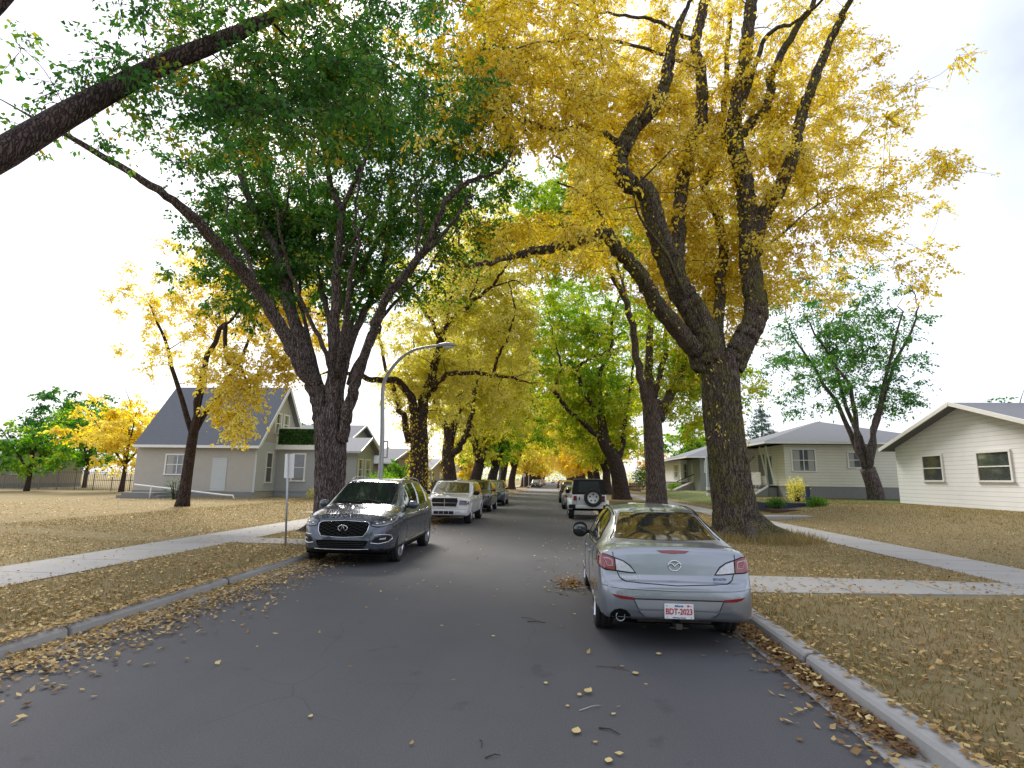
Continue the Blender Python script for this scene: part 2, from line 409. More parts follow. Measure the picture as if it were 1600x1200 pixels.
    def text(s, txt, c, view, size, mt, name, off=.004, parent=None, ext=.002, sx=1., flaty=None):
        cu = bpy.data.curves.new('t', 'FONT'); cu.body = txt; cu.size = size; cu.align_x = 'CENTER'; cu.align_y = 'CENTER'; cu.extrude = ext; cu.resolution_u = 3; cu.offset = size*.018
        t = bpy.data.objects.new('t', cu); COL.objects.link(t); dg = bpy.context.evaluated_depsgraph_get()
        me = bpy.data.meshes.new_from_object(t.evaluated_get(dg)); bpy.data.objects.remove(t)
        sg = 1 if view == 'rear' else -1
        for v in me.vertices:
            a, b = c[0]+v.co.x*sx*sg, c[1]+v.co.y; e = v.co.z
            if flaty is not None: v.co = (a, flaty-sg*e, b)
            else:
                l, n = s.hit(a, b, view); v.co = l+Vector(s.DIRS[view])*(off+e)
        me.materials.clear(); return link_mesh(name, me, mt, parent or s.root, False)
    def wheel(s, wy, side, style, parent=None, wx=None, spare=False, tw=.225):
        r = s.wr; rr = r*style.get('rim', .68); root = parent or s.root
        t = MB(); hw = tw/2
        t.lathe([(rr*.98, -hw*.85), (rr+.02, -hw*.97), (r*.90, -hw), (r*.975, -hw*.88), (r, -hw*.6), (r*1.0, -hw*.42), (r*.982, -hw*.40), (r*.982, -hw*.34), (r, -hw*.32), (r, hw*.32), (r*.982, hw*.34), (r*.982, hw*.40), (r, hw*.42), (r, hw*.6), (r*.975, hw*.88), (r*.90, hw), (rr+.02, hw*.97), (rr*.98, hw*.85)], 48)
        m = MB(); sg = 1
        m.lathe([(rr, -hw*.9), (rr, hw*.86), (rr*.965, hw*.90), (rr*.93, hw*.80), (rr*.90, -hw*.2), (rr*.35, -hw*.3), (.0, -hw*.3)], 40)
        m.lathe([(0, hw*.72), (r*.07, hw*.72), (r*.13, hw*.62), (r*.17, hw*.3)], 20)
        k = style.get('spokes', 5); wd = style.get('w', .05)
        if style.get('holes'):
            m.lathe([(0, hw*.70), (rr*.55, hw*.72), (rr*.90, hw*.80)], 30); k = 0; hb = MB()
            for i in range(5): a = 2*math.pi*i/5+.3; hb.lathe([(0, hw*.80), (rr*.145, hw*.80), (rr*.15, hw*.72)], 14, 'X', (0, rr*.58*math.cos(a), rr*.58*math.sin(a)))
        for i in range(k):
            a = 2*math.pi*i/k+.3
            for da in ((-.16, .16) if style.get('twin') else (0,)):
                c1, c2 = (r*.10, a+da*.3), (rr*.95, a+da)
                p1 = (hw*.60, c1[0]*math.cos(c1[1]), c1[0]*math.sin(c1[1])); p2 = (hw*.74, c2[0]*math.cos(c2[1]), c2[0]*math.sin(c2[1]))
                m.beam(p1, p2, wd, .03)
        w_ = bpy.data.objects.new('wheel', None); COL.objects.link(w_); w_.parent = root; w_.empty_display_size = .2
        x = (s.W-hw-.015) if wx is None else wx
        w_.location = (side*x, wy, r)
        if side < 0: w_.rotation_euler = (0, 0, math.pi)
        t.build('tyre', M['tyre'], w_, True); ro_ = m.build('rim', style.get('mat', M['alloy']), w_, True)
        if style.get('holes'): hb.build('rim_holes', M['seam'], w_, False)
        ro_.data.set_sharp_from_angle(angle=R(35))
        return w_
def mirror(poly): return [(-a, b) for a, b in poly][::-1]
def both(c, poly, view, mt, name, **k):
    return [c.patch(poly, view, mt, name, **k), c.patch(mirror(poly), view, mt, name, **k)]
def side_windows(c, polys, trim=None):
    for v in ('left', 'right'):
        for p in polys:
            o = c.patch(p, v, M['glass'], 'side_window', off=.004, sp=.07, skirt=.012)
            if trim: c.strip(p, v, trim, 'window_trim', wd=.016, off=.003, parent=o, closed=True)
def door_set(c, lines, handles, hm):
    for v in ('left', 'right'):
        for l in lines: c.strip(l, v, M['seam'], 'door_gap', wd=.009, off=-.001)
        for (y, z) in handles:
            pr = c.project([(y-.10, z), (y+.10, z)], v, .03); MB().tube([pr[0], pr[0].lerp(pr[1], .5)+Vector(c.DIRS[v])*.012, pr[1]], [.013, .015, .013], 8).build('door_handle', hm, c.root, True)
def door_mirror(c, y, z, mt, size=(.12, .10, .085), out=.12):
    for sgn in (-1, 1):
        v = 'right' if sgn > 0 else 'left'; base = c.project([(y, z)], v, 0)[0]
        ctr = Vector((base.x+sgn*out, y-.02, z+.03)); bm = bmesh.new()
        bmesh.ops.create_icosphere(bm, subdivisions=3, radius=1)
        for q in bm.verts:
            yy = q.co.y*size[2]
            if q.co.y < -.35: yy = -.35*size[2]
            q.co = (q.co.x*size[0], yy, math.copysign(abs(q.co.z)**.75, q.co.z)*size[1]); q.co += ctr
        me = bpy.data.meshes.new('door_mirror'); bm.to_mesh(me); bm.free(); o = link_mesh('door_mirror', me, mt, c.root)
        MB().tube([base-Vector((sgn*.03, 0, .01)), ctr-Vector((0, 0, .03))], [.03, .022], 8).build('arm', M['black'], o, True)
        g = MB(); g.lathe([(0, 0), (.085, 0), (.09, .004)], 24, 'Y', (0, 0, 0)); gm = g.build('mirror_glass', M['glass'], o, True)
        gm.location = (ctr.x, ctr.y-.36*size[2]-.006, ctr.z); gm.scale = (1.15, 1, .85)

# ---- silver sedan, seen from behind
def sedan_rear():
    root = thing('parked_sedan', 'silver four-door sedan seen from behind, nearest car on the right kerb', 'car', (1.315, 8.64, 0), R(-.3))
    T = dict(
        W=[(-2.30, .56), (-2.285, .67), (-2.25, .75), (-2.17, .80), (-2.0, .832), (-1.6, .845), (1.4, .845), (1.9, .81), (2.1, .72), (2.2, .56), (2.26, .40)],
        top=[(-2.30, .60), (-2.285, .66), (-2.25, .695), (-2.19, .715), (-2.165, .76), (-2.14, .86), (-2.10, .985), (-2.07, 1.035), (-2.03, 1.052), (-1.95, 1.06), (-1.72, 1.085), (-1.55, 1.17), (-1.0, 1.375), (-.75, 1.425), (-.3, 1.455), (.1, 1.45), (.35, 1.40), (.9, 1.14), (1.2, .99), (1.7, .90), (2.05, .78), (2.2, .66), (2.26, .5)],
        belt=[(-2.30, .57), (-2.25, .66), (-2.16, .73), (-2.13, .84), (-2.06, .96), (-1.9, .985), (-1.5, .985), (-.5, .96), (.6, .93), (1.2, .88), (1.9, .78), (2.26, .45)],
        roof=[(-2.3, .55), (-1.7, .60), (-1.0, .56), (-.3, .57), (.4, .56), (1.2, .6), (2.26, .4)],
        bot=[(-2.30, .42), (-2.27, .34), (-2.22, .31), (-2.1, .30), (-1.2, .22), (1.6, .2), (2.2, .22), (2.26, .3)])
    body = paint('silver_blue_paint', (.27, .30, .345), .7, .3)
    c = Car(root, T, (-1.30, 1.34), .317, body, tub=.30)
    # glass
    c.patch([(-.60, 1.098), (0, 1.085), (.60, 1.098), (.565, 1.17), (.505, 1.30), (.475, 1.365), (.25, 1.388), (0, 1.395), (-.25, 1.388), (-.475, 1.365), (-.505, 1.30), (-.565, 1.17)], 'rear', M['glass'], 'rear_window', off=.004, sp=.06)
    c.patch([(-.66, .99), (.66, .99), (.5, 1.39), (-.5, 1.39)], 'front', M['glass'], 'windscreen', off=.004, sp=.07)
    side_windows(c, [[(-.42, 1.0), (.62, .965), (.50, 1.12), (.12, 1.34), (-.15, 1.375), (-.42, 1.375)], [(-.50, 1.0), (-1.15, 1.01), (-1.32, 1.06), (-1.05, 1.26), (-.80, 1.345), (-.50, 1.373)]], M['black'])
    door_set(c, [[(-.46, .30), (-.46, 1.0)], [(.72, .32), (.70, .93)], [(-1.30, .72), (-1.12, .88), (-1.18, 1.0)]], [(-.28, .86), (-1.0, .87)], body)
    door_mirror(c, .55, .98, M['black'], (.115, .12, .09), .16)
    # boot lid seams and edge lip
    g = [(-.665, 1.02), (-.655, .86), (-.60, .73), (-.53, .695), (0, .672), (.53, .695), (.60, .73), (.655, .86), (.665, 1.02)]
    c.strip(g, 'rear', M['seam'], 'boot_gap', wd=.011, off=0)
    c.strip([(-.83, .66), (-.6, .634), (0, .622), (.6, .634), (.83, .66)], 'rear', body, 'bumper_crease', wd=.02, off=-.004)
    c.strip([(-.62, 1.03), (-.3, 1.040), (0, 1.043), (.3, 1.040), (.62, 1.03)], 'rear', body, 'boot_lip', wd=.03, off=-.006)
    # lamps: red outer, clear inner, black surround
    out_ = [(-.835, .955), (-.74, .952), (-.655, .920), (-.645, .80), (-.74, .808), (-.835, .85)]
    inn = [(-.640, .915), (-.56, .89), (-.49, .845), (-.435, .782), (-.50, .785), (-.632, .80)]
    sur = [(-.845, .965), (-.74, .963), (-.64, .930), (-.555, .903), (-.48, .857), (-.415, .772), (-.5, .774), (-.64, .788), (-.75, .797), (-.845, .84)]
    for f in (lambda p: p, mirror):
        h = c.patch(f(sur), 'rear', M['black'], 'tail_light', off=.004, sp=.03)
        c.patch(f(out_), 'rear', M['red'], 'red_lens', off=.012, sp=.025, parent=h)
        c.patch(f([(-.765, .925), (-.70, .916), (-.675, .90), (-.672, .84), (-.73, .845)]), 'rear', M['clear'], 'inner_lens', off=.0155, sp=.025, parent=h)
        c.patch(f([(-.759, .919), (-.703, .911), (-.680, .897), (-.677, .845), (-.729, .850)]), 'rear', M['red'], 'bulb_cover', off=.018, sp=.025, parent=h)
        c.patch(f(inn), 'rear', M['clear'], 'reverse_lens', off=.012, sp=.025, parent=h)
        c.patch(f([(-.70, .574), (-.62, .562), (-.47, .548), (-.47, .52), (-.60, .528), (-.66, .545)]), 'rear', M['red'], 'reflector', off=.004, sp=.03)
        c.patch(f([(-.80, .30), (-.45, .33), (-.42, .375), (-.34, .46), (-.29, .515), (-.32, .515), (-.38, .46), (-.47, .36), (-.83, .33)]), 'rear', M['seam'], 'bumper_shadow_gap', off=-.002, sp=.04) if False else None
    c.patch([(-.175, 1.012), (0, 1.017), (.175, 1.012), (.13, .988), (0, .982), (-.13, .988)], 'rear', M['red'], 'brake_light', off=.006, sp=.03)
    # recessed plate panel, plate, writing
    rec = c.patch([(-.46, .527), (.46, .527), (.40, .40), (.33, .335), (-.33, .335), (-.40, .40)], 'rear', paint('panel_silver', (.36, .38, .41), .5, .4), 'plate_panel', off=.002, sp=.05)
    c.strip([(-.47, .533), (.47, .533)], 'rear', M['seam'], 'panel_edge', wd=.014, off=.001)
    for f in (lambda p: p, mirror): c.strip(f([(-.47, .533), (-.41, .40), (-.335, .33), (-.2, .325)]), 'rear', M['black'], 'panel_edge', wd=.008, off=.0)
    yp = min(p.y for p in c.project([(-.15, .5), (.15, .5), (0, .35), (0, .5)], 'rear', .0))-.014
    pl = MB().box((-.152, yp, .345), (.152, yp+.008, .497)).build('number_plate', M['plate'], root, bevel=.003)
    c.text('BDT-2023', (0, .417), 'rear', .083, M['platered'], 'plate_number', flaty=yp-.002, parent=pl, sx=.80)
    c.text('Alberta', (0, .476), 'rear', .030, M['plateblue'], 'province_name', flaty=yp-.002, parent=pl)
    c.text('Wild Rose Country', (0, .359), 'rear', .017, M['plateblue'], 'plate_motto', flaty=yp-.002, parent=pl)
    for q in ((-.125, .477), (.125, .477), (-.125, .36), (.125, .36)): MB().lathe([(0, 0), (.006, 0), (.007, .003)], 10, 'Y', (q[0], yp-.004, q[1])).build('screw', M['galv'], pl)
    MB().box((.085, yp-.003, .468), (.108, yp-.0015, .486)).build('sticker', M['platered'], pl)
    # round winged emblem
    em = c.hit(0, .862, 'rear')[0]; e = MB(); ring = [(em.x+.066*math.cos(a), em.y-.012, em.z+.054*math.sin(a)) for a in np.linspace(0, 2*math.pi, 33)]
    e.tube(ring, .007, 8)
    wing = [(-.060, .018), (-.040, .026), (-.018, .012), (0, -.012), (.018, .012), (.040, .026), (.060, .018)]
    e.tube([(em.x+a, em.y-.013, em.z+b) for a, b in wing], [.003, .006, .007, .008, .007, .006, .003], 8); e.build('emblem', M['chrome'], root, True)
    bd = plain('badge_grey', (.42, .43, .45), .35, .1, 9, metal=.8)
    c.text('mazda3', (-.475, .735), 'rear', .050, bd, 'badge', sx=1.35, ext=.001, off=.002)
    c.text('SKYACTIV', (.47, .735), 'rear', .030, M['plateblue'], 'badge', sx=1.05)
    # exhaust with moulded cut-out, tow hitch, underbody, antenna
    ex = c.hit(-.58, .40, 'rear')[0]
    c.patch([(-.73, .315), (-.715, .37), (-.67, .415), (-.61, .43), (-.55, .415), (-.505, .37), (-.49, .315), (-.5, .305), (-.72, .305)], 'rear', M['well'], 'exhaust_cutout', off=.004, sp=.03)
    x = MB().lathe([(.042, .30), (.042, -.0), (.046, -.006), (.050, 0), (.050, .3)], 24, 'Y', (-.61, -2.28, .345)).build('exhaust', M['alloy'], root, True)
    h = MB().box((-.035, -2.30, .235), (.035, -2.1, .29)); h.box((-.10, -2.285, .243), (.10, -2.27, .252)); h.beam((-.4, -2.0, .26), (.4, -2.0, .26), .04, .04); h.build('tow_hitch', plain('rusty_steel', (.07, .06, .055), .6, .3, 12, metal=.6), root, bevel=.004)
    MB().box((-.5, -1.9, .2), (.5, 1.9, .26)).build('underbody', M['well'], root)
    MB().box((-.62, -2.0, .22), (-.2, -1.5, .34)).build('muffler', M['well'], root, bevel=.03)
    for y in (-1.30, 1.34):
        for sgn in (-1, 1): c.wheel(y, sgn, dict(spokes=5, w=.075, rim=.67), tw=.21)
    # head lamps and grille at the far end
    both(c, [(.45, .62), (.74, .68), (.80, .78), (.55, .73)], 'front', M['lampglass'], 'headlight')
    c.patch([(-.42, .34), (.42, .34), (.5, .5), (-.5, .5)], 'front', M['black'], 'grille')
    c.strip([(-.50, 1.405), (-.53, 1.3), (-.60, 1.14), (-.645, 1.09)], 'rear', M['black'], 'window_seal', wd=.012, off=.002)
    c.strip([(.50, 1.405), (.53, 1.3), (.60, 1.14), (.645, 1.09)], 'rear', M['black'], 'window_seal', wd=.012, off=.002)
    for sx in (-1, 1): MB().tube([Vector((sx*.545, y, interp(T['top'], y)-.032)) for y in (-1.02, -.75, -.4, 0, .3)], .008, 6).build('roof_seam', M['black'], root, True)
    return root, c

# ---- steel-grey crossover facing the camera
def crossover():
    root = thing('parked_crossover', 'dark steel-grey crossover facing the camera with a wide black mesh grille and roof rails', 'SUV', (-4.32, 13.6, 0), R(181.3)); root.scale = (1, .97, 1)
    T = dict(
        W=[(-2.49, .60), (-2.44, .76), (-2.3, .88), (-2.0, .95), (-1.5, .975), (1.4, .98), (1.75, .965), (2.05, .91), (2.25, .83), (2.38, .72), (2.45, .58), (2.48, .45)],
        top=[(-2.49, .70), (-2.46, .95), (-2.4, 1.15), (-2.2, 1.42), (-1.95, 1.63), (-1.5, 1.70), (-.6, 1.745), (.1, 1.73), (.42, 1.68), (.8, 1.45), (1.22, 1.20), (1.32, 1.17), (1.8, 1.10), (2.1, 1.02), (2.28, .94), (2.38, .86), (2.44, .74), (2.48, .6)],
        belt=[(-2.49, .65), (-2.4, 1.0), (-2.0, 1.12), (-1.0, 1.08), (.2, 1.05), (1.2, 1.05), (1.7, .99), (2.1, .90), (2.3, .81), (2.42, .66), (2.48, .52)],
        roof=[(-2.49, .6), (-1.9, .66), (-.6, .70), (.3, .68), (1.2, .72), (2.48, .5)],
        bot=[(-2.49, .5), (-2.4, .38), (-2.1, .32), (-1.4, .28), (1.5, .26), (2.1, .25), (2.4, .29), (2.48, .36)])
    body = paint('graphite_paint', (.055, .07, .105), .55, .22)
    c = Car(root, T, (-1.45, 1.45), .378, body, cladding=10, tub=.34)
    c.patch([(-.735, 1.20), (-.4, 1.185), (0, 1.18), (.4, 1.185), (.735, 1.20), (.70, 1.34), (.60, 1.60), (.565, 1.655), (.3, 1.675), (0, 1.68), (-.3, 1.675), (-.565, 1.655), (-.60, 1.60), (-.70, 1.34)], 'front', M['glass'], 'windscreen', off=.004, sp=.07)
    c.patch([(-.6, 1.2), (.6, 1.2), (.56, 1.55), (-.56, 1.55)], 'rear', M['glass'], 'rear_window')
    side_windows(c, [[(-.42, 1.10), (.98, 1.11), (.72, 1.33), (.40, 1.55), (.1, 1.625), (-.42, 1.645)], [(-.50, 1.10), (-1.42, 1.13), (-1.42, 1.60), (-.50, 1.645)], [(-1.50, 1.135), (-2.0, 1.19), (-1.93, 1.32), (-1.75, 1.50), (-1.50, 1.59)]], M['chrome'])
    door_set(c, [[(-.46, .45), (-.46, 1.08)], [(1.0, .45), (.98, 1.08)], [(-1.5, 1.08), (-1.43, .9), (-1.05, .72), (-1.0, .45)]], [(-.25, .98), (-1.22, 1.0)], M['chrome'])
    for v in ('left', 'right'): c.strip([(-1.0, .44), (0, .405), (1.0, .40)], v, M['chrome'], 'sill_trim', wd=.022, off=.004); c.strip([(-2.1, 1.03), (-1.5, .99), (-.5, .93), (.8, .88), (1.1, .9)], v, body, 'door_crease', wd=.02, off=-.005)
    door_mirror(c, .80, 1.13, body, (.12, .09, .085), .15)
    for sx in (-1, 1):
        r_ = MB(); pts = [Vector((sx*.61, y, interp(T['top'], y)+h_)) for y, h_ in ((.25, -.05), (.1, .01), (-.3, .03), (-1.2, .03), (-1.6, .015), (-1.75, -.06))]
        r_.tube(catmull(pts, 4), .016, 8); r_.build('roof_rail', M['galv'], root, True)
    # grille
    gp = [(-.52, .835), (-.47, .872), (0, .895), (.47, .872), (.52, .835), (.50, .70), (.43, .60), (0, .578), (-.43, .60), (-.50, .70)]
    gr = c.patch(gp, 'front', M['well'], 'grille', off=.006, sp=.05)
    mesh = MB()
    for k in range(9):
        z = .615+k*.03; wv = interp([(.58, .40), (.7, .49), (.84, .50), (.89, .2)], z); pr = c.project([(x, z+.012*math.sin(x*38+k*math.pi)) for x in np.linspace(-wv, wv, 26)], 'front', .012)
        mesh.tube(pr, .004, 4)
    mesh.build('grille_mesh', plain('dark_chrome', (.02, .021, .023), .4, .1, 8, metal=.3), gr, True)
    c.strip(gp, 'front', M['chrome'], 'grille_frame', off=.005, parent=gr, closed=True, tk=.0075)
    # emblem: oval with an open road
    em = c.hit(0, .755, 'front')[0]; e = MB(); yy = em.y+.02
    ov = [(.095*math.sin(a), yy, em.z+.058*math.cos(a)) for a in np.linspace(math.pi+.42, 3*math.pi-.42, 34)]
    e.tube(ov, [.006+.004*abs(math.sin(i/33*math.pi)) for i in range(34)], 8)
    e.tube([ov[0], (-.012, yy, em.z+.030), (0, yy, em.z+.040)], [.009, .006, .005], 8); e.tube([ov[-1], (.012, yy, em.z+.030), (0, yy, em.z+.040)], [.009, .006, .005], 8)
    e.build('emblem', M['chrome'], gr, True)
    # head lamps: slim, sweeping outward
    hp = [(.54, .885), (.56, .80), (.70, .775), (.84, .80), (.93, .87), (.962, .965), (.86, .975), (.70, .935)]
    for f in (lambda p: p, mirror):
        c.strip(f(hp), 'front', M['seam'], 'lamp_surround', wd=.02, off=.0, closed=True); h = c.patch(f(hp), 'front', M['lampglass'], 'headlight', off=.006, sp=.03)
        for q in ((.66, .838), (.77, .862), (.87, .895)):
            pr = c.project(f([q])[:1], 'front', .008)[0]; MB().lathe([(0, .008), (.016, .007), (.022, 0), (.024, -.01)], 16, 'Y', tuple(pr)).build('lamp_bulb', M['chrome'], h, True)
        c.strip(f([(.565, .815), (.66, .802), (.78, .812), (.88, .84), (.94, .90)]), 'front', M['clear'], 'running_light', wd=.014, off=.009, parent=h)
        fg = c.patch(f([(.60, .50), (.66, .585), (.86, .60), (.90, .57), (.86, .50), (.72, .475)]), 'front', M['black'], 'fog_light', off=.004, sp=.04)
        c.patch(f([(.72, .535), (.74, .565), (.83, .57), (.82, .535)]), 'front', M['clear'], 'lens', off=.014, sp=.03, parent=fg)
        c.strip(f([(.58, .475), (.72, .455), (.86, .478), (.91, .53), (.90, .60), (.80, .635), (.64, .625)]), 'front', M['chrome'], 'chrome_trim', off=.004, parent=fg, tk=.010)
    c.patch([(-.53, .50), (-.50, .525), (.50, .525), (.53, .50), (.47, .40), (.40, .375), (-.40, .375), (-.47, .40)], 'front', M['well'], 'lower_grille', off=.006, sp=.06)
    for z in (.41, .445, .48): c.strip([(-.47, z), (.47, z)], 'front', M['seam'], 'slat', wd=.012, off=.012)
    c.patch([(-.80, .36), (-.6, .345), (.6, .345), (.80, .36), (.75, .28), (-.75, .28)], 'front', M['black'], 'chin', off=.005, sp=.06)
    c.strip([(-.55, .36), (0, .352), (.55, .36)], 'front', M['chrome'], 'chin_trim', wd=.014, off=.01)
    for f in (lambda p: p, mirror): c.strip(f([(.50, .905), (.56, .96), (.64, 1.08), (.72, 1.18)]), 'front', body, 'bonnet_crease', wd=.018, off=-.004); c.strip(f([(.52, .895), (.70, .93), (.86, .965), (.93, 1.0)]), 'front', M['seam'], 'bonnet_gap', wd=.008, off=0)
    c.strip([(-.5, .90), (0, .921), (.5, .90)], 'front', M['seam'], 'bonnet_gap', wd=.008, off=0)
    for k in (-.35, .25): MB().tube([(k-.28, 1.24, 1.215), (k, 1.19, 1.235), (k+.27, 1.13, 1.27)], .008, 6).build('wiper', M['black'], root, True)
    MB().box((-.85, -2.2, .22), (.85, 2.1, .3)).build('underbody', M['well'], root)
    for y in (-1.45, 1.45):
        for sgn in (-1, 1): c.wheel(y, sgn, dict(spokes=5, w=.04, twin=True, rim=.70), tw=.235)
    both(c, [(-.9, 1.0), (-.6, 1.0), (-.6, 1.1), (-.88, 1.12)], 'rear', M['red'], 'tail_light')
    return root

# ---- older white SUV facing the camera
def old_suv():
    root = thing('parked_suv', 'older white SUV facing the camera with a black crossbar grille and chunky bumper', 'SUV', (-4.33, 24.2, 0), R(180)); root.scale = (1.09, 1, .95)
    T = dict(
        W=[(-2.38, .7), (-2.3, .84), (-1.9, .89), (1.6, .905), (2.0, .90), (2.2, .86), (2.32, .78), (2.38, .68)],
        top=[(-2.38, .8), (-2.34, 1.1), (-2.2, 1.50), (-2.05, 1.70), (-1.5, 1.76), (-.2, 1.77), (.2, 1.73), (.9, 1.24), (1.0, 1.21), (1.7, 1.15), (2.08, 1.10), (2.18, 1.03), (2.24, .68), (2.27, .62), (2.36, .60), (2.38, .54)],
        belt=[(-2.38, .75), (-2.3, 1.05), (-1.5, 1.13), (.9, 1.12), (1.6, 1.06), (2.1, 1.0), (2.2, .9), (2.24, .64), (2.38, .5)],
        roof=[(-2.38, .66), (-.2, .69), (.9, .72), (2.38, .6)],
        bot=[(-2.38, .5), (-2.2, .40), (1.6, .36), (2.2, .33), (2.38, .38)])
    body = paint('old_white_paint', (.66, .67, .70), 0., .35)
    c = Car(root, T, (-1.47, 1.47), .385, body, tub=.32, boxy=.6)
    c.patch([(-.70, 1.235), (.70, 1.235), (.64, 1.50), (.60, 1.665), (0, 1.69), (-.60, 1.665), (-.64, 1.50)], 'front', M['glass'], 'windscreen')
    c.patch([(-.6, 1.2), (.6, 1.2), (.56, 1.6), (-.56, 1.6)], 'rear', M['glass'], 'rear_window')
    side_windows(c, [[(-.20, 1.17), (.78, 1.17), (.35, 1.58), (-.20, 1.65)], [(-.30, 1.17), (-1.2, 1.18), (-1.25, 1.64), (-.30, 1.66)], [(-1.32, 1.18), (-2.1, 1.2), (-2.0, 1.6), (-1.36, 1.64)]])
    door_set(c, [[(-.25, .5), (-.25, 1.7)], [(.95, .5), (.9, 1.12)], [(-1.28, 1.7), (-1.25, 1.0), (-1.05, .5)]], [(-.05, 1.03), (-1.0, 1.03)], M['black'])
    door_mirror(c, .72, 1.2, M['black'], (.12, .09, .07), .14)
    g = [(-.44, .69), (-.50, .95), (-.46, 1.045), (.46, 1.045), (.50, .95), (.44, .69)]
    gr = c.patch(g, 'front', M['black'], 'grille', off=.02, sp=.06)
    c.strip(g, 'front', body, 'grille_frame', off=.02, closed=True, tk=.022, parent=gr)
    b = MB(); y = c.hit(0, .85, 'front')[0].y+.03
    b.beam((-.46, y, .86), (.46, y, .86), .025, .03); b.beam((0, y+.001, .70), (0, y+.001, 1.03), .03, .035); b.build('crossbar', M['chrome'], gr, bevel=.005)
    for f in (lambda p: p, mirror):
        h = c.patch(f([(.53, .80), (.54, .97), (.80, .95), (.87, .92), (.865, .80)]), 'front', M['lampglass'], 'headlight', off=.008)
        c.patch(f([(.53, .765), (.53, .795), (.865, .795), (.865, .77)]), 'front', M['amber'], 'turn_signal', off=.008, parent=h)
        fl = c.patch(f([(.42, .455), (.42, .53), (.60, .54), (.60, .465)]), 'front', M['clear'], 'fog_light', off=.006)
        for yy in (-1.47, 1.47):
            v = 'right' if f([(1, 0)])[0][0] > 0 else 'left'
            c.strip([(yy+.47*math.cos(a), .385+.47*math.sin(a)) for a in np.linspace(.15, math.pi-.15, 14)], v, body, 'wheel_flare', tk=.022, off=-.005)
    c.strip([(-.80, .61), (0, .625), (.80, .61)], 'front', M['seam'], 'bumper_gap', wd=.012, off=.0)
    c.patch([(-.36, .42), (-.36, .54), (.36, .54), (.36, .42)], 'front', M['black'], 'lower_grille', off=.005)
    for x in (-.18, 0, .18): c.strip([(x, .43), (x, .53)], 'front', body, 'slat', wd=.02, off=.008)
    MB().box((-.75, -2.1, .30), (.75, 2.1, .42)).build('underbody', M['well'], root)
    for sx in (-1, 1): MB().tube([(sx*.55, y_, 1.80) for y_ in (.0, -.8, -1.9)], .014, 6).build('roof_rail', M['black'], root, True)
    for y in (-1.47, 1.47):
        for sgn in (-1, 1): c.wheel(y, sgn, dict(spokes=5, w=.09, rim=.58), tw=.25)
    return root

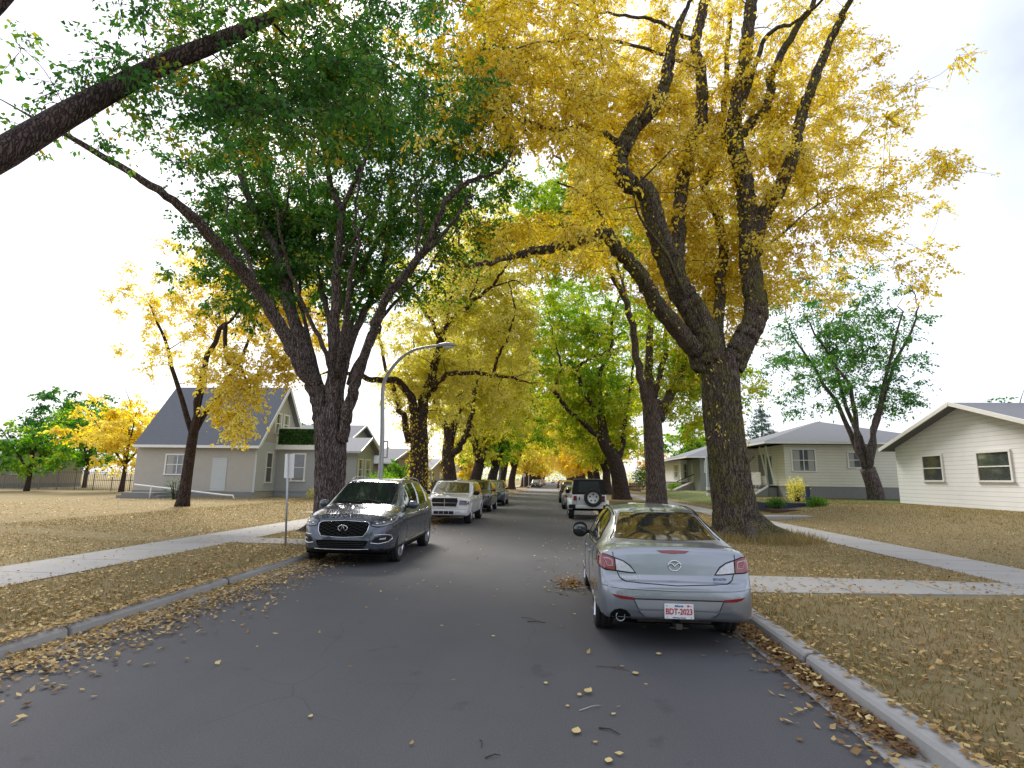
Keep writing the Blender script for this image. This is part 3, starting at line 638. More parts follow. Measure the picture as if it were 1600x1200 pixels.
# ---- boxy white off-roader seen from behind
def offroader():
    root = thing('parked_offroader', 'boxy white off-roader with black hardtop and a spare wheel on its tailgate', 'SUV', (1.52, 28.05, 0), 0)
    body = paint('white_paint', (.70, .71, .72), 0., .3)
    T = dict(
        W=[(-1.98, .765), (-1.95, .785), (1.0, .785), (1.2, .76), (1.95, .62), (2.0, .58)],
        top=[(-1.98, 1.10), (-1.95, 1.12), (.6, 1.12), (.9, 1.14), (1.9, 1.06), (2.0, 1.0)],
        belt=[(-1.98, 1.08), (-1.95, 1.10), (.9, 1.10), (1.9, 1.0), (2.0, .95)],
        roof=[(-1.98, .7), (2.0, .5)],
        bot=[(-1.98, .58), (-1.9, .56), (1.9, .56), (2.0, .6)])
    c = Car(root, T, (-1.22, 1.22), .41, body, tub=.25, boxy=1.)
    top = MB(); v = []
    for (y, z, hw) in ((-1.965, 1.118, .755), (-1.86, 1.80, .68), (.15, 1.83, .67), (.62, 1.118, .72)): v += [(-hw, y, z), (hw, y, z)]
    top.add(v, [(0, 1, 3, 2), (2, 3, 5, 4), (4, 5, 7, 6), (0, 2, 4, 6), (1, 7, 5, 3), (0, 6, 7, 1)])
    top.build('hardtop', M['black'], root, bevel=.035)
    def quad(name, pts, m, par=root, th=.012):
        a = [Vector(p) for p in pts]; n = (a[1]-a[0]).cross(a[2]-a[0]).normalized()*th; b = MB()
        b.add([p+n for p in a]+[p-n for p in a], [(0, 1, 2, 3), (7, 6, 5, 4), (0, 4, 5, 1), (1, 5, 6, 2), (2, 6, 7, 3), (3, 7, 4, 0)]); return b.build(name, m, par)
    quad('rear_window', [(-.50, -1.955, 1.20), (.50, -1.955, 1.20), (.46, -1.88, 1.70), (-.46, -1.88, 1.70)], M['tint'])
    quad('windscreen', [(.62, .60, 1.17), (-.62, .60, 1.17), (-.58, .20, 1.76), (.58, .20, 1.76)], M['glass'])
    for sx in (-1, 1):
        quad('side_window', [(sx*.742, -1.75, 1.2), (sx*.742, -.85, 1.2), (sx*.692, -.85, 1.68), (sx*.692, -1.72, 1.68)], M['glass'])
        quad('side_window', [(sx*.742, -.75, 1.2), (sx*.735, .38, 1.2), (sx*.688, .08, 1.68), (sx*.692, -.75, 1.68)], M['glass'])
        tl = MB().box((sx*.64-.07, -2.02, .84), (sx*.64+.07, -1.97, 1.06)); tl.build('tail_light', M['red'], root, bevel=.01)
        fl = MB(); prof = []
        for a in np.linspace(0, math.pi, 13): prof.append((-1.22+.56*math.cos(a), .45+.43*math.sin(a)))
        prof2 = [(-1.22+.50*math.cos(a), .45+.37*math.sin(a)) for a in np.linspace(math.pi, 0, 13)]
        fl.prism(prof+prof2, 0, sx*.74, sx*.935); fl.build('fender_flare', body, root, bevel=.008)
        fl = MB().prism([(p[0]+2.44, p[1]) for p in prof+prof2], 0, sx*.70, sx*.935); fl.build('fender_flare', body, root, bevel=.008)
        o = MB().box((sx*.93-.1, .42, 1.10), (sx*.93+.12, .50, 1.30)); o.build('door_mirror', M['black'], root, bevel=.03)
        MB().box((sx*.5-.02, -1.99, .80), (sx*.5+.02, -1.975, .95)).build('tailgate_hinge', M['black'], root) if sx > 0 else MB().box((-.46, -2.0, .86), (-.42, -1.975, 1.02)).build('tailgate_handle', M['black'], root)
    for sx in (-1, 1): c.strip([(sx*.56, .60), (sx*.56, 1.10)], 'rear', M['seam'], 'tailgate_gap', wd=.012, off=0)
    MB().box((-.9, -2.12, .50), (.9, -1.96, .66)).build('bumper', body, root, bevel=.03)
    for sx in (-1, 1): MB().box((sx*.76-.17, -2.125, .49), (sx*.76+.17, -1.97, .67)).build('bumper_end', M['black'], root, bevel=.03)
    MB().box((.48, -2.13, .66), (.80, -2.11, .72)).build('number_plate', M['plate'], root)
    MB().beam((.36, -2.0, .83), (.72, -2.0, .83), .04, .05).build('hinge_arm', M['black'], root)
    MB().beam((.36, -2.0, 1.02), (.72, -2.0, 1.02), .04, .05).build('hinge_arm', M['black'], root)
    sp = c.wheel(0, 1, dict(spokes=5, w=.12, rim=.64, holes=True), tw=.24, wx=.17); sp.name = 'spare_wheel'; sp.location = (.17, -2.13, .98); sp.rotation_euler = (0, 0, R(-90))
    MB().box((-.62, -1.9, .42), (.62, 1.9, .56)).build('chassis', M['well'], root)
    MB().tube([(-.75, -1.22, .42), (0, -1.22, .40), (.75, -1.22, .42)], [.05, .05, .05], 10).build('rear_axle', M['well'], root, True)
    for y in (-1.22, 1.22):
        for sgn in (-1, 1): c.wheel(y, sgn, dict(spokes=5, w=.1, rim=.56), tw=.26, wx=.79)
    return root

# ---- generic modern crossover / hatch / sedan used for the cars further down the street
def small_car(name, label, cat, loc, rz, col, kind='suv', group=None, metal=.5, front=True, kw=None):
    root = thing(name, label, cat, loc, rz, group)
    if kind == 'suv':
        T = dict(W=[(-2.25, .6), (-2.2, .76), (-2.0, .87), (-1.5, .91), (1.5, .91), (1.9, .87), (2.15, .74), (2.25, .5)],
                 top=[(-2.25, .7), (-2.2, 1.0), (-2.0, 1.45), (-1.7, 1.63), (-.5, 1.70), (.2, 1.66), (.9, 1.26), (1.1, 1.15), (1.8, 1.05), (2.1, .92), (2.2, .75), (2.25, .6)],
                 belt=[(-2.25, .66), (-2.1, 1.0), (-1.0, 1.05), (1.0, 1.03), (1.8, .93), (2.15, .78), (2.25, .55)], roof=[(-2.25, .6), (-.5, .65), (1, .7), (2.25, .5)],
                 bot=[(-2.25, .5), (-2.1, .33), (2.0, .3), (2.25, .4)]); wb, wr, hd = 1.35, .36, 1.62
    else:
        T = dict(W=[(-2.2, .6), (-2.15, .74), (-1.9, .84), (1.5, .87), (1.9, .82), (2.15, .68), (2.22, .5)],
                 top=[(-2.2, .65), (-2.15, .95), (-2.05, 1.05), (-1.8, 1.08), (-1.1, 1.38), (-.3, 1.44), (.3, 1.38), (.9, 1.10), (1.2, 1.0), (1.8, .88), (2.1, .76), (2.22, .55)],
                 belt=[(-2.2, .6), (-2.05, .92), (-1, .95), (1, .9), (1.8, .8), (2.22, .5)], roof=[(-2.2, .5), (-.3, .57), (1, .6), (2.22, .4)],
                 bot=[(-2.2, .4), (-2.0, .25), (2.0, .22), (2.22, .32)]); wb, wr, hd = 1.32, .32, 1.36
    body = paint(label.split()[0]+'_paint', col, metal, .3)
    c = Car(root, T, (-wb, wb), wr, body, nst=50, cladding=8 if kind == 'suv' else 0)
    b = T['belt']; zb = interp(b, 0)+.05
    c.patch([(-.66, hd-.44), (.66, hd-.44), (.54, hd), (-.54, hd)], 'front', M['glass'], 'windscreen', sp=.1)
    c.patch([(-.56, hd-.38), (.56, hd-.38), (.5, hd-.04), (-.5, hd-.04)], 'rear', M['glass'], 'rear_window', sp=.1)
    for v in ('left', 'right'):
        c.patch([(-.35, zb), (.7, zb), (.2, hd-.08), (-.35, hd-.02)], v, M['glass'], 'side_window', sp=.1)
        c.patch([(-.43, zb), (-1.5, zb+.03), (-1.2, hd-.12), (-.43, hd-.02)], v, M['glass'], 'side_window', sp=.1)
    s_ = 1 if kind == 'suv' else .87
    gr = c.patch([(-.42, .62*s_), (.42, .62*s_), (.46, .80*s_), (-.46, .80*s_)], 'front', M['black'], 'grille', sp=.08)
    c.strip([(-.42, .71*s_), (.42, .71*s_)], 'front', M['chrome'], 'grille_bar', wd=.03, off=.01, parent=gr)
    c.patch([(-.5, .42*s_), (.5, .42*s_), (.46, .54*s_), (-.46, .54*s_)], 'front', M['black'], 'lower_grille', sp=.08)
    both(c, [(.48, .70*s_), (.80, .74*s_), (.84, .86*s_), (.50, .82*s_)], 'front', M['lampglass'], 'headlight', sp=.06)
    both(c, [(.46, .82*s_), (.84, .82*s_), (.84, 1.0*s_), (.60, .98*s_)], 'rear', M['red'], 'tail_light', sp=.06)
    yp = c.hit(0, .58*s_, 'front')[0].y; MB().box((-.15, yp, .5*s_), (.15, yp+.012, .5*s_+.12)).build('number_plate', M['plate'], root)
    yp = c.hit(0, .68*s_, 'rear')[0].y; MB().box((-.15, yp-.02, .66*s_), (.15, yp-.005, .66*s_+.12)).build('number_plate', M['plate'], root)
    door_mirror(c, .68, zb+.02, body, (.10, .08, .07), .13)
    door_set(c, [[(-.39, .4), (-.39, zb)]], [(-.2, zb-.12), (-1.1, zb-.12)], body)
    MB().box((-.72, -1.9, .2), (.72, 1.9, .34)).build('underbody', M['well'], root)
    for y in (-wb, wb):
        for sgn in (-1, 1): c.wheel(y, sgn, dict(spokes=5, w=.06), tw=.22)
    return root
def copy_tree(o, parent=None):
    c = o.copy(); COL.objects.link(c)
    if parent is not None: c.parent = parent; c.matrix_parent_inverse = o.matrix_parent_inverse.copy()
    for ch in list(o.children): copy_tree(ch, c)
    return c
sedan_rear(); crossover(); old_suv(); offroader()
small_car('parked_suv', 'grey-bronze SUV parked right behind the white SUV on the left kerb', 'SUV', (-4.38, 32.2, 0), R(180), (.04, .045, .06), metal=.3)
small_car('parked_hatchback', 'dark blue compact car, furthest of the near row on the left kerb', 'car', (-4.3, 39.6, 0), R(180), (.014, .02, .055), 'suv', metal=.3)
small_car('parked_hatchback', 'silver-blue hatchback with red tail lamps just ahead of the white off-roader', 'car', (1.25, 36.5, 0), R(0), (.30, .34, .38), 'sedan')
small_car('parked_suv', 'dark red SUV showing its tail lamps beyond the silver-blue hatchback', 'SUV', (1.15, 45.5, 0), R(0), (.06, .022, .026), 'suv')
small_car('parked_van', 'pale cream van-like SUV beyond the dark red one on the right kerb', 'SUV', (1.25, 54, 0), R(0), (.5, .48, .42), 'suv', metal=0.)
# ------------------------------------------------------------------ ground, road, kerbs, pavements
KL, KR = -5.25, 2.42          # kerb faces
INT0, INT1 = 104., 114.       # the cross street
YF = 420.
def lawn_z(x):
    """boulevards sit level with the kerb top, front yards rise gently towards the houses"""
    if x > 0: return .13+.62*smooth01((x-9.6)/6.)
    return .13+.22*smooth01((-x-10.2)/6.)
def asphalt(name, a=(.046, .047, .054), b=(.084, .085, .094), br=0.):
    m, n, o = mat_new(name); v = coords(n)
    big = noise(n, .35, 6, v, .6); sp = noise(n, 60, 3, v, .7); streak = noise(n, 1.0, 5, coords(n, (1.1, .05, 1)), .6)
    c = mixc(n, big, a, b); c = mixc(n, math_n(n, 'MULTIPLY', streak, .55), c, tuple(x*1.35 for x in b))
    pb = n.nodes.new('ShaderNodeMapRange'); n.links.new(sp, pb.inputs[0]); pb.inputs[1].default_value = .52; pb.inputs[2].default_value = .72; pb.inputs[4].default_value = .55
    c = mixc(n, pb.outputs[0], c, (.12, .118, .115))
    pd = n.nodes.new('ShaderNodeMapRange'); n.links.new(noise(n, 110, 2, v), pd.inputs[0]); pd.inputs[1].default_value = .5; pd.inputs[2].default_value = .3; pd.inputs[4].default_value = .5
    c = mixc(n, pd.outputs[0], c, (.018, .018, .02))
    oil = n.nodes.new('ShaderNodeMapRange'); n.links.new(noise(n, 1.9, 4, coords(n, (1, .8, 1)), .5), oil.inputs[0]); oil.inputs[1].default_value = .34; oil.inputs[2].default_value = .28; oil.inputs[4].default_value = .35
    c = mixc(n, oil.outputs[0], c, (.02, .02, .022))
    # hairline cracks, only in places, and paler worn wheel tracks
    wv = n.nodes.new('ShaderNodeVectorMath'); wv.operation = 'MULTIPLY_ADD'; wn = n.nodes.new('ShaderNodeTexNoise'); wn.inputs['Scale'].default_value = 1.1; n.links.new(v, wn.inputs['Vector']); n.links.new(wn.outputs['Color'], wv.inputs[0]); wv.inputs[1].default_value = (.45, .45, .45); n.links.new(v, wv.inputs[2])
    vc = n.nodes.new('ShaderNodeTexVoronoi'); vc.feature = 'DISTANCE_TO_EDGE'; vc.inputs['Scale'].default_value = .3; n.links.new(wv.outputs[0], vc.inputs['Vector'])
    ck = n.nodes.new('ShaderNodeMapRange'); n.links.new(vc.outputs['Distance'], ck.inputs[0]); ck.inputs[1].default_value = .0035; ck.inputs[2].default_value = .0015; ck.inputs[3].default_value = 0; ck.inputs[4].default_value = .16
    mk = n.nodes.new('ShaderNodeMapRange'); n.links.new(noise(n, .55, 2, v), mk.inputs[0]); mk.inputs[1].default_value = .50; mk.inputs[2].default_value = .58
    c = mixc(n, math_n(n, 'MULTIPLY', ck.outputs[0], mk.outputs[0]), c, (.012, .012, .013))
    bsdf(n, o, c, math_n(n, 'SUBTRACT', .86, math_n(n, 'MULTIPLY', big, .2)), spec=.35, normal=bump(n, sp, .35, .006)); return m
def dirt_grass(name):
    m, n, o = mat_new(name); v = coords(n)
    f1 = noise(n, .55, 7, v, .6); f2 = noise(n, 26, 4, v, .7)
    c = ramp(n, f1, [(.25, (.24, .185, .10)), (.5, (.20, .165, .085)), (.62, (.13, .13, .055)), (.8, (.17, .145, .07))])
    c = mixc(n, f2, c, (.36, .285, .16)); c = mixc(n, math_n(n, 'MULTIPLY', noise(n, 60, 2, v), .4), c, (.06, .045, .02))
    bsdf(n, o, c, .95, spec=.1, normal=bump(n, f2, .8, .03)); return m
def green_grass(name):
    m, n, o = mat_new(name); v = coords(n)
    f1 = noise(n, .4, 6, v, .6); f2 = noise(n, 30, 4, v, .7)
    c = ramp(n, f1, [(.3, (.055, .10, .025)), (.55, (.085, .125, .035)), (.75, (.16, .15, .06))]); c = mixc(n, f2, c, (.13, .15, .06))
    bsdf(n, o, c, .95, spec=.1, normal=bump(n, f2, .7, .03)); return m
M['road'] = asphalt('asphalt'); M['road_lit'] = asphalt('asphalt_lit', (.10, .10, .105), (.15, .15, .15)); M['dirtgrass'] = dirt_grass('dry_lawn'); M['greengrass'] = green_grass('green_lawn')  # the paler asphalt has the light on the cross street put into its colour
def concrete(name, a, b, joint=1.5, axis=1):
    m, n, o = mat_new(name); v = coords(n); s = n.nodes.new('ShaderNodeSeparateXYZ'); n.links.new(v, s.inputs[0])
    fr = math_n(n, 'FRACT', math_n(n, 'DIVIDE', s.outputs[axis], joint)); j = n.nodes.new('ShaderNodeMapRange'); n.links.new(fr, j.inputs[0]); j.inputs[1].default_value = 0; j.inputs[2].default_value = .026
    c = mixc(n, noise(n, 1.1, 7, v, .65), a, b); c = mixc(n, math_n(n, 'MULTIPLY', noise(n, 45, 3, v), .35), c, (.2, .19, .18))
    c = mixc(n, j.outputs[0], (.06, .055, .05), c); bsdf(n, o, c, .9, spec=.25, normal=bump(n, noise(n, 45, 3, v), .3, .006)); return m
M['walk'] = concrete('pavement_concrete', (.30, .295, .29), (.42, .41, .40)); M['kerb'] = concrete('kerb_concrete', (.30, .30, .30), (.43, .425, .42), 3.0)
M['walkx'] = concrete('walkway_concrete', (.30, .295, .28), (.40, .39, .37), 1.5, 0)
def struct(o): o['kind'] = 'structure'; return o
def sheet(name, xs, ys, zf, m):
    nx, ny = len(xs), len(ys); V = [(x, y, zf(x, y)) for y in ys for x in xs]
    F = [(j*nx+i, j*nx+i+1, (j+1)*nx+i+1, (j+1)*nx+i) for j in range(ny-1) for i in range(nx-1)]
    return struct(link_mesh(name, np_mesh(name, V, F), m))
far = [-40, -10, 0, 10, 20, 40, 80, 160, 420, 900, 2200]
sheet('ground', [-2200, -600, -150, 150, 600, 2200], [-300, 0, 100, 300, 900, 2400], lambda x, y: -.03, M['dirtgrass'])
struct(MB().add([(KL-.05, -12, 0), (KR+.05, -12, 0), (KR+.05, YF, 0), (KL-.05, YF, 0)], [(0, 1, 2, 3)]).build('road', M['road']))
struct(MB().add([(-150, INT0, .004), (150, INT0, .004), (150, INT1, .004), (-150, INT1, .004)], [(0, 1, 2, 3)]).build('cross_street', M['road_lit']))
ysA = [-12]+list(np.arange(-10, 60, 2.))+list(np.arange(60, INT0, 4.))+[INT0]; ysB = [INT1]+list(np.arange(INT1+6, YF, 30))+[YF]
bz = lambda x, y: .13+.015*math.sin(x*1.3+y*.7)*math.sin(y*.31+1) if abs(x-KL) > .4 and abs(x-KR) > .4 else .128
for ys in (ysA, ysB):
    sheet('boulevard', list(np.linspace(KL-.16, -8.0, 6)), ys, bz, M['dirtgrass'])
    sheet('boulevard', list(np.linspace(KR+.16, 7.7, 8)), ys, bz, M['dirtgrass'])
    for nm, a, b in (('pavement', -9.7, -8.0), ('pavement', 7.7, 9.3)): struct(MB().add([(a, ys[0], .138), (b, ys[0], .138), (b, ys[-1], .138), (a, ys[-1], .138)], [(0, 1, 2, 3)]).build(nm, M['walk']))
    sheet('front_lawn', [-120, -60, -30, -20, -16, -14, -12, -11, -9.7], ys, lambda x, y: lawn_z(x), M['dirtgrass'])
    sheet('front_lawn', [9.3, 10.5, 11.5, 13, 14.5, 17, 22, 40, 120], ys, lambda x, y: lawn_z(x), M['dirtgrass'])
    for s_, x in ((-1, KL), (1, KR)):
        prof = [(x, -.02), (x+s_*.015, .10), (x+s_*.04, .125), (x+s_*.07, .135), (x+s_*.17, .14), (x+s_*.17, -.02)]
        v = [(px_, y, pz) for y in ys for px_, pz in prof]; k = len(prof)
        o = MB().add(v, [(j*k+i, j*k+i+1, (j+1)*k+i+1, (j+1)*k+i) for j in range(len(ys)-1) for i in range(k-1)]).build('kerb', M['kerb'], smooth=False); struct(o)
    struct(MB().add([(KR-.27, ys[0], .004), (KR, ys[0], .006), (KR, ys[-1], .006), (KR-.27, ys[-1], .004)], [(0, 1, 2, 3)]).build('gutter', M['kerb']))
    struct(MB().add([(KL, ys[0], .006), (KL+.27, ys[0], .004), (KL+.27, ys[-1], .004), (KL, ys[-1], .006)], [(0, 1, 2, 3)]).build('gutter', M['kerb']))
# green front lawns on the right
PATCH = struct(MB().add([(KL-.05, 92, .004), (KR+.05, 92, .004), (KR+.05, INT0-.01, .005), (KL-.05, INT0-.01, .005)], [(0, 1, 2, 3)]).build('lit_band', M['road_lit']))  # pale sheet painting the lit band of road before the junction
sheet('green_lawn', [10.6, 12, 13.5, 15, 18, 26], [31, 36, 42, 50, 58, 66, 74], lambda x, y: lawn_z(x)+.008, M['greengrass'])
# walkways across the boulevards
def slab(name, pts, z, m, t=.06):
    b = MB(); v = [(x, y, z) for x, y in pts]+[(x, y, z-t) for x, y in pts]; n = len(pts)
    b.add(v, [tuple(range(n)), tuple(range(n, 2*n))[::-1]]+[(i, (i+1) % n, n+(i+1) % n, n+i) for i in range(n)]); return struct(b.build(name, m))
slab('walkway', [(-8.0, 13.6), (KL-.17, 13.5), (KL-.17, 14.5), (-8.0, 14.7)], .150, M['walkx'])
slab('walkway', [(KR+.17, 9.0), (7.7, 9.5), (7.7, 10.5), (KR+.17, 10.6)], .150, M['walkx'])
slab('walkway', [(-13.2, 24.6), (-9.7, 24.9), (-9.7, 26.1), (-13.2, 25.8)], .160, M['walkx'])
slab('walkway', [(9.3, 26.0), (14.5, 27.4), (14.5, 28.4), (9.3, 27.2)], .30, M['walkx'], .4)

# ------------------------------------------------------------------ houses
def add_window(par, off, c, w_, h_, axis, side, frame=.07, curtain=None, bars=1, fm=None):
    """frame and pane on a wall; axis 'x' = wall facing +-x, 'y' = wall facing +-y"""
    cx, cy_, cz = c; f = MB(); g = MB(); d = .05*side
    def bx(mb, u0, u1, z0, z1, t0, t1):
        t0, t1 = sorted((t0, t1))
        if axis == 'y': mb.box((cx+u0, cy_+t0, cz+z0), (cx+u1, cy_+t1, cz+z1))
        else: mb.box((cx+t0, cy_+u0, cz+z0), (cx+t1, cy_+u1, cz+z1))
    a, b = w_/2, h_/2
    bx(f, -a-frame, -a, -b, b, -.02*side, d); bx(f, a, a+frame, -b, b, -.02*side, d)
    bx(f, -a-frame, a+frame, b, b+frame, -.02*side, d*1.1); bx(f, -a-frame*1.3, a+frame*1.3, -b-frame*.8, -b, -.02*side, d*1.6)
    if bars: bx(f, -a, a, -.025, .025, -.01*side, d*.75)
    if bars > 1: bx(f, -.025, .025, -b, b, -.01*side, d*.8)
    fo = f.build('window', fm or M['white'], par, off=off); bx(g, -a, a, -b, b, -.012*side, .012*side); g.build('pane', M['pane'], fo, off=off)
    if curtain:
        k = MB(); bx(k, -a*.95, -a*.35, -b*.95, b*.95, .013*side, .018*side); k.build('curtain', curtain, fo, off=off); k = MB(); bx(k, a*.4, a*.95, -b*.95, b*.95, .013*side, .018*side); k.build('curtain', curtain, fo, off=off)
M['pane'] = glassy('window_pane', (.05, .06, .06), .04)
M['curt'] = plain('curtain', (.38, .38, .35), .8, .15, 20)
M['beige'] = plain('beige_stucco', (.42, .40, .36), .9, .08, 3, bmp=.2); M['tan'] = plain('tan_stucco', (.33, .29, .23), .9, .08, 3, bmp=.2)
M['sidgrey'] = siding('grey_siding', (.34, .355, .36)); M['sidlight'] = siding('pale_siding', (.50, .53, .53)); M['sidwhite'] = siding('white_siding', (.76, .77, .79), .2); M['sidcream'] = siding('cream_siding', (.68, .66, .56), .2)
M['roofg'] = shingle('grey_shingles', (.155, .165, .19)); M['roofl'] = shingle('pale_shingles', (.24, .25, .275)); M['found'] = plain('foundation', (.22, .22, .22), .95, .12, 4)
M['gravelwall'] = plain('pebbled_wall', (.24, .25, .24), .95, .35, 30); M['iron'] = plain('black_iron', (.015, .015, .018), .5, .1, 5); M['step'] = plain('black_tread', (.03, .03, .04), .8, .2, 9)
def roof_slab(pts, th=.12):
    b = MB(); n = len(pts); b.add(list(pts)+[(p[0], p[1], p[2]-th) for p in pts], [tuple(range(n)), tuple(range(n, 2*n))[::-1]]+[(i, (i+1) % n, n+(i+1) % n, n+i) for i in range(n)]); return b
def hip_roof(par, off, x0, x1, y0, y1, ze, h, m, ov=.5, ridge='y', fascia=None):
    x0 -= ov; x1 += ov; y0 -= ov; y1 += ov; b = MB()
    if ridge == 'y': k = (x1-x0)/2; r0, r1 = ((x0+x1)/2, y0+k, ze+h), ((x0+x1)/2, y1-k, ze+h); fs = [(0, 1, 4), (1, 2, 5, 4), (2, 3, 5), (3, 0, 4, 5)]
    else: k = (y1-y0)/2; r0, r1 = (x0+k, (y0+y1)/2, ze+h), (x1-k, (y0+y1)/2, ze+h); fs = [(0, 1, 5, 4), (1, 2, 5), (2, 3, 4, 5), (3, 0, 4)]
    b.add([(x0, y0, ze), (x1, y0, ze), (x1, y1, ze), (x0, y1, ze), r0, r1], fs+[(3, 2, 1, 0)]); o = b.build('roof', m, par, off=off)
    f = MB(); t = .16
    f.box((x0-.02, y0-.02, ze-t), (x1+.02, y0+.02, ze-.004)); f.box((x0-.02, y1-.02, ze-t), (x1+.02, y1+.02, ze-.004)); f.box((x0-.02, y0+.021, ze-t), (x0+.02, y1-.021, ze-.004)); f.box((x1-.02, y0+.021, ze-t), (x1+.02, y1-.021, ze-.004))
    f.build('fascia', fascia or M['white'], o, off=off); return o

# 1. storey-and-a-half house on the left with a railing hidden by ivy panels
def house_gable():
    off = (-18.6, 35, .33); h = thing('gabled_house', 'beige and grey sided house with steep grey gable roof and ivy-covered balcony railing', 'house', off)
    xf = -19.3; ya, yb = 34.9, 41.1; z0 = .2; ze = 4.12; yr = (ya+yb)/2; zr = 8.0; xb = -27.5
    w_ = MB(); w_.add([(xf, ya, z0), (xf, yb, z0), (xf, yb, ze), (xf, yr, zr-.12), (xf, ya, ze), (xb, ya, z0), (xb, yb, z0), (xb, yb, ze), (xb, yr, zr-.12), (xb, ya, ze)],
                      [(0, 1, 2, 3, 4), (9, 8, 7, 6, 5), (0, 4, 9, 5), (1, 6, 7, 2)]); w_.build('wall', M['beige'], h, off=off)
    # siding on the lower half of the gable front
    MB().box((xf, ya-.004, .75), (xf+.05, yb, ze-.15)).build('siding', M['sidlight'], h, off=off)
    MB().box((xb, ya-.03, .1), (xf+.03, ya-.006, .72)).build('foundation', M['found'], h, off=off)
    MB().box((xf-.05, ya-.045, .70), (xf+.075, ya-.006, ze-.1)).build('corner_board', M['sidlight'], h, off=off)
    ov = .38; s_ = (zr-ze)/(yr-ya); r = roof_slab([(xf+ov, ya-ov, ze-ov*s_), (xf+ov, yr, zr), (xb, yr, zr), (xb, ya-ov, ze-ov*s_)], .14)
    r.add([(xf+ov, yb+ov, ze-ov*s_), (xf+ov, yr, zr), (xb, yr, zr), (xb, yb+ov, ze-ov*s_)], [(3, 2, 1, 0)]); r.add([(xf+ov, yb+ov, ze-ov*s_-.14), (xf+ov, yr, zr-.14), (xb, yr, zr-.14), (xb, yb+ov, ze-ov*s_-.14)], [(0, 1, 2, 3)])
    ro = r.build('roof', M['roofg'], h, off=off)
    bb = MB(); a1, a2, a3 = (xf+ov+.02, ya-ov, ze-ov*s_-.06), (xf+ov+.02, yr, zr-.06), (xf+ov+.02, yb+ov, ze-ov*s_-.06)
    bb.beam(a1, a2, .04, .2); bb.beam(a2, a3, .04, .2); bb.beam((xf+ov, ya-ov-.02, ze-ov*s_-.08), (xb, ya-ov-.02, ze-ov*s_-.08), .05, .17); bb.build('bargeboard', M['white'], ro, off=off)
    add_window(h, off, (-24.6, ya, 2.4), 1.5, 1.2, 'y', -1, .1, M['curt'], 2); MB().box((-22.2, ya-.03, .75), (-21.2, ya-.006, 2.85)).build('side_door', M['sidlight'], h, off=off)
    # upper paired window, door to the balcony
    add_window(h, off, (xf+.002, yr-.65, 5.35), .7, 1.3, 'x', 1, .1, M['curt']); add_window(h, off, (xf+.002, yr+.5, 5.35), .7, 1.3, 'x', 1, .1, M['curt'])
    add_window(h, off, (xf+.052, ya+1.6, 2.3), .7, 1.9, 'x', 1, .1)
    # flat-roofed porch wing carrying the balcony
    xw = -16.3; y2 = ya+2.5
    MB().box((xf+.052, y2, .75), (xw, yb-.5, 3.55)).build('porch_wall', M['sidgrey'], h, off=off)
    MB().box((xf+.052, y2+.02, .05), (xw-.02, yb-.52, .75)).build('skirting', siding('ribbed_skirt', (.27, .29, .32), .3), h, off=off)
    MB().box((xw-.06, y2-.02, .1), (xw+.02, y2+.06, 3.5)).build('corner_board', M['white'], h, off=off)
    d = MB().box((xf+.06, y2-.25, 3.55), (xw+.2, yb-.3, 3.86)).build('balcony_floor', M['white'], h, off=off)
    fr = MB()
    for x in (xf+.15, xw+.1): fr.box((x-.05, y2-.2, 3.862), (x+.05, y2-.1, 5.0))
    fr.box((xw+.05, yb-.45, 3.862), (xw+.15, yb-.35, 5.0)); fr.box((xf+.1, y2-.2, 5.002), (xw+.15, y2-.1, 5.08)); fr.box((xw+.05, y2-.098, 5.002), (xw+.15, yb-.35, 5.08)); ra = fr.build('balcony_railing', M['white'], h, off=off)
    # ivy panels
    n = 5200; pr = rng.random((n, 3)); side = rng.random(n) < .35
    X = np.where(side, xw+.1+.1*(pr[:, 1]-.5), xf+.2+(xw-xf-.2)*pr[:, 0]); Y = np.where(side, y2-.15+(yb-y2-.2)*pr[:, 0], y2-.15+.1*(pr[:, 1]-.5)); Z = 3.9+1.08*pr[:, 2]
    leaves('ivy_panel', np.stack([X, Y, Z], 1)-np.array(off), .11, M['lg'], rng.random(n)**1.5*.9, h, droop=.5)
    MB().box((xf+.2, y2-.155, 3.9), (xw+.05, y2-.145, 4.98)).build('ivy_backing', plain('dark_green_mesh', (.012, .03, .012), .9), h, off=off); MB().box((xw+.095, y2-.1, 3.9), (xw+.105, yb-.45, 4.98)).build('ivy_backing', M['lg'], h, off=off)
    add_window(h, off, ((xf+xw)/2+.2, y2-.002, 2.35), .82, 1.75, 'y', -1, .1)
    MB().box((-16.9, 41.5, 4.6), (-15.2, 42.6, 6.4)).build('dormer', M['sidgrey'], h, off=off) if False else None
    hh = MB()                                   # white handrail and dark steps by the near wall
    hh.tube([(-24.5, 31.2, 1.15), (-19.2, 31.6, .62), (-18.7, 31.65, .60), (-18.6, 31.65, .36)], .045, 8); hh.tube([(-23.5, 31.25, .3), (-23.5, 31.28, 1.05)], .035, 6)
    o = hh.build('handrail', M['white'], None, True); tag(o, 'white sloping handrail beside the steps of the beige gabled house', 'handrail')
    st = thing('garden_steps', 'dark grey low steps left of the white handrail, near the beige wall', 'steps', (-24.2, 31.8, .2))
    for k in range(3): MB().box((-26.+k*.3, 31.4, .2+k*.16), (-22.7-k*.35, 33.2, .36+k*.16)).build('step', M['found'], st, off=(-24.2, 31.8, .2))
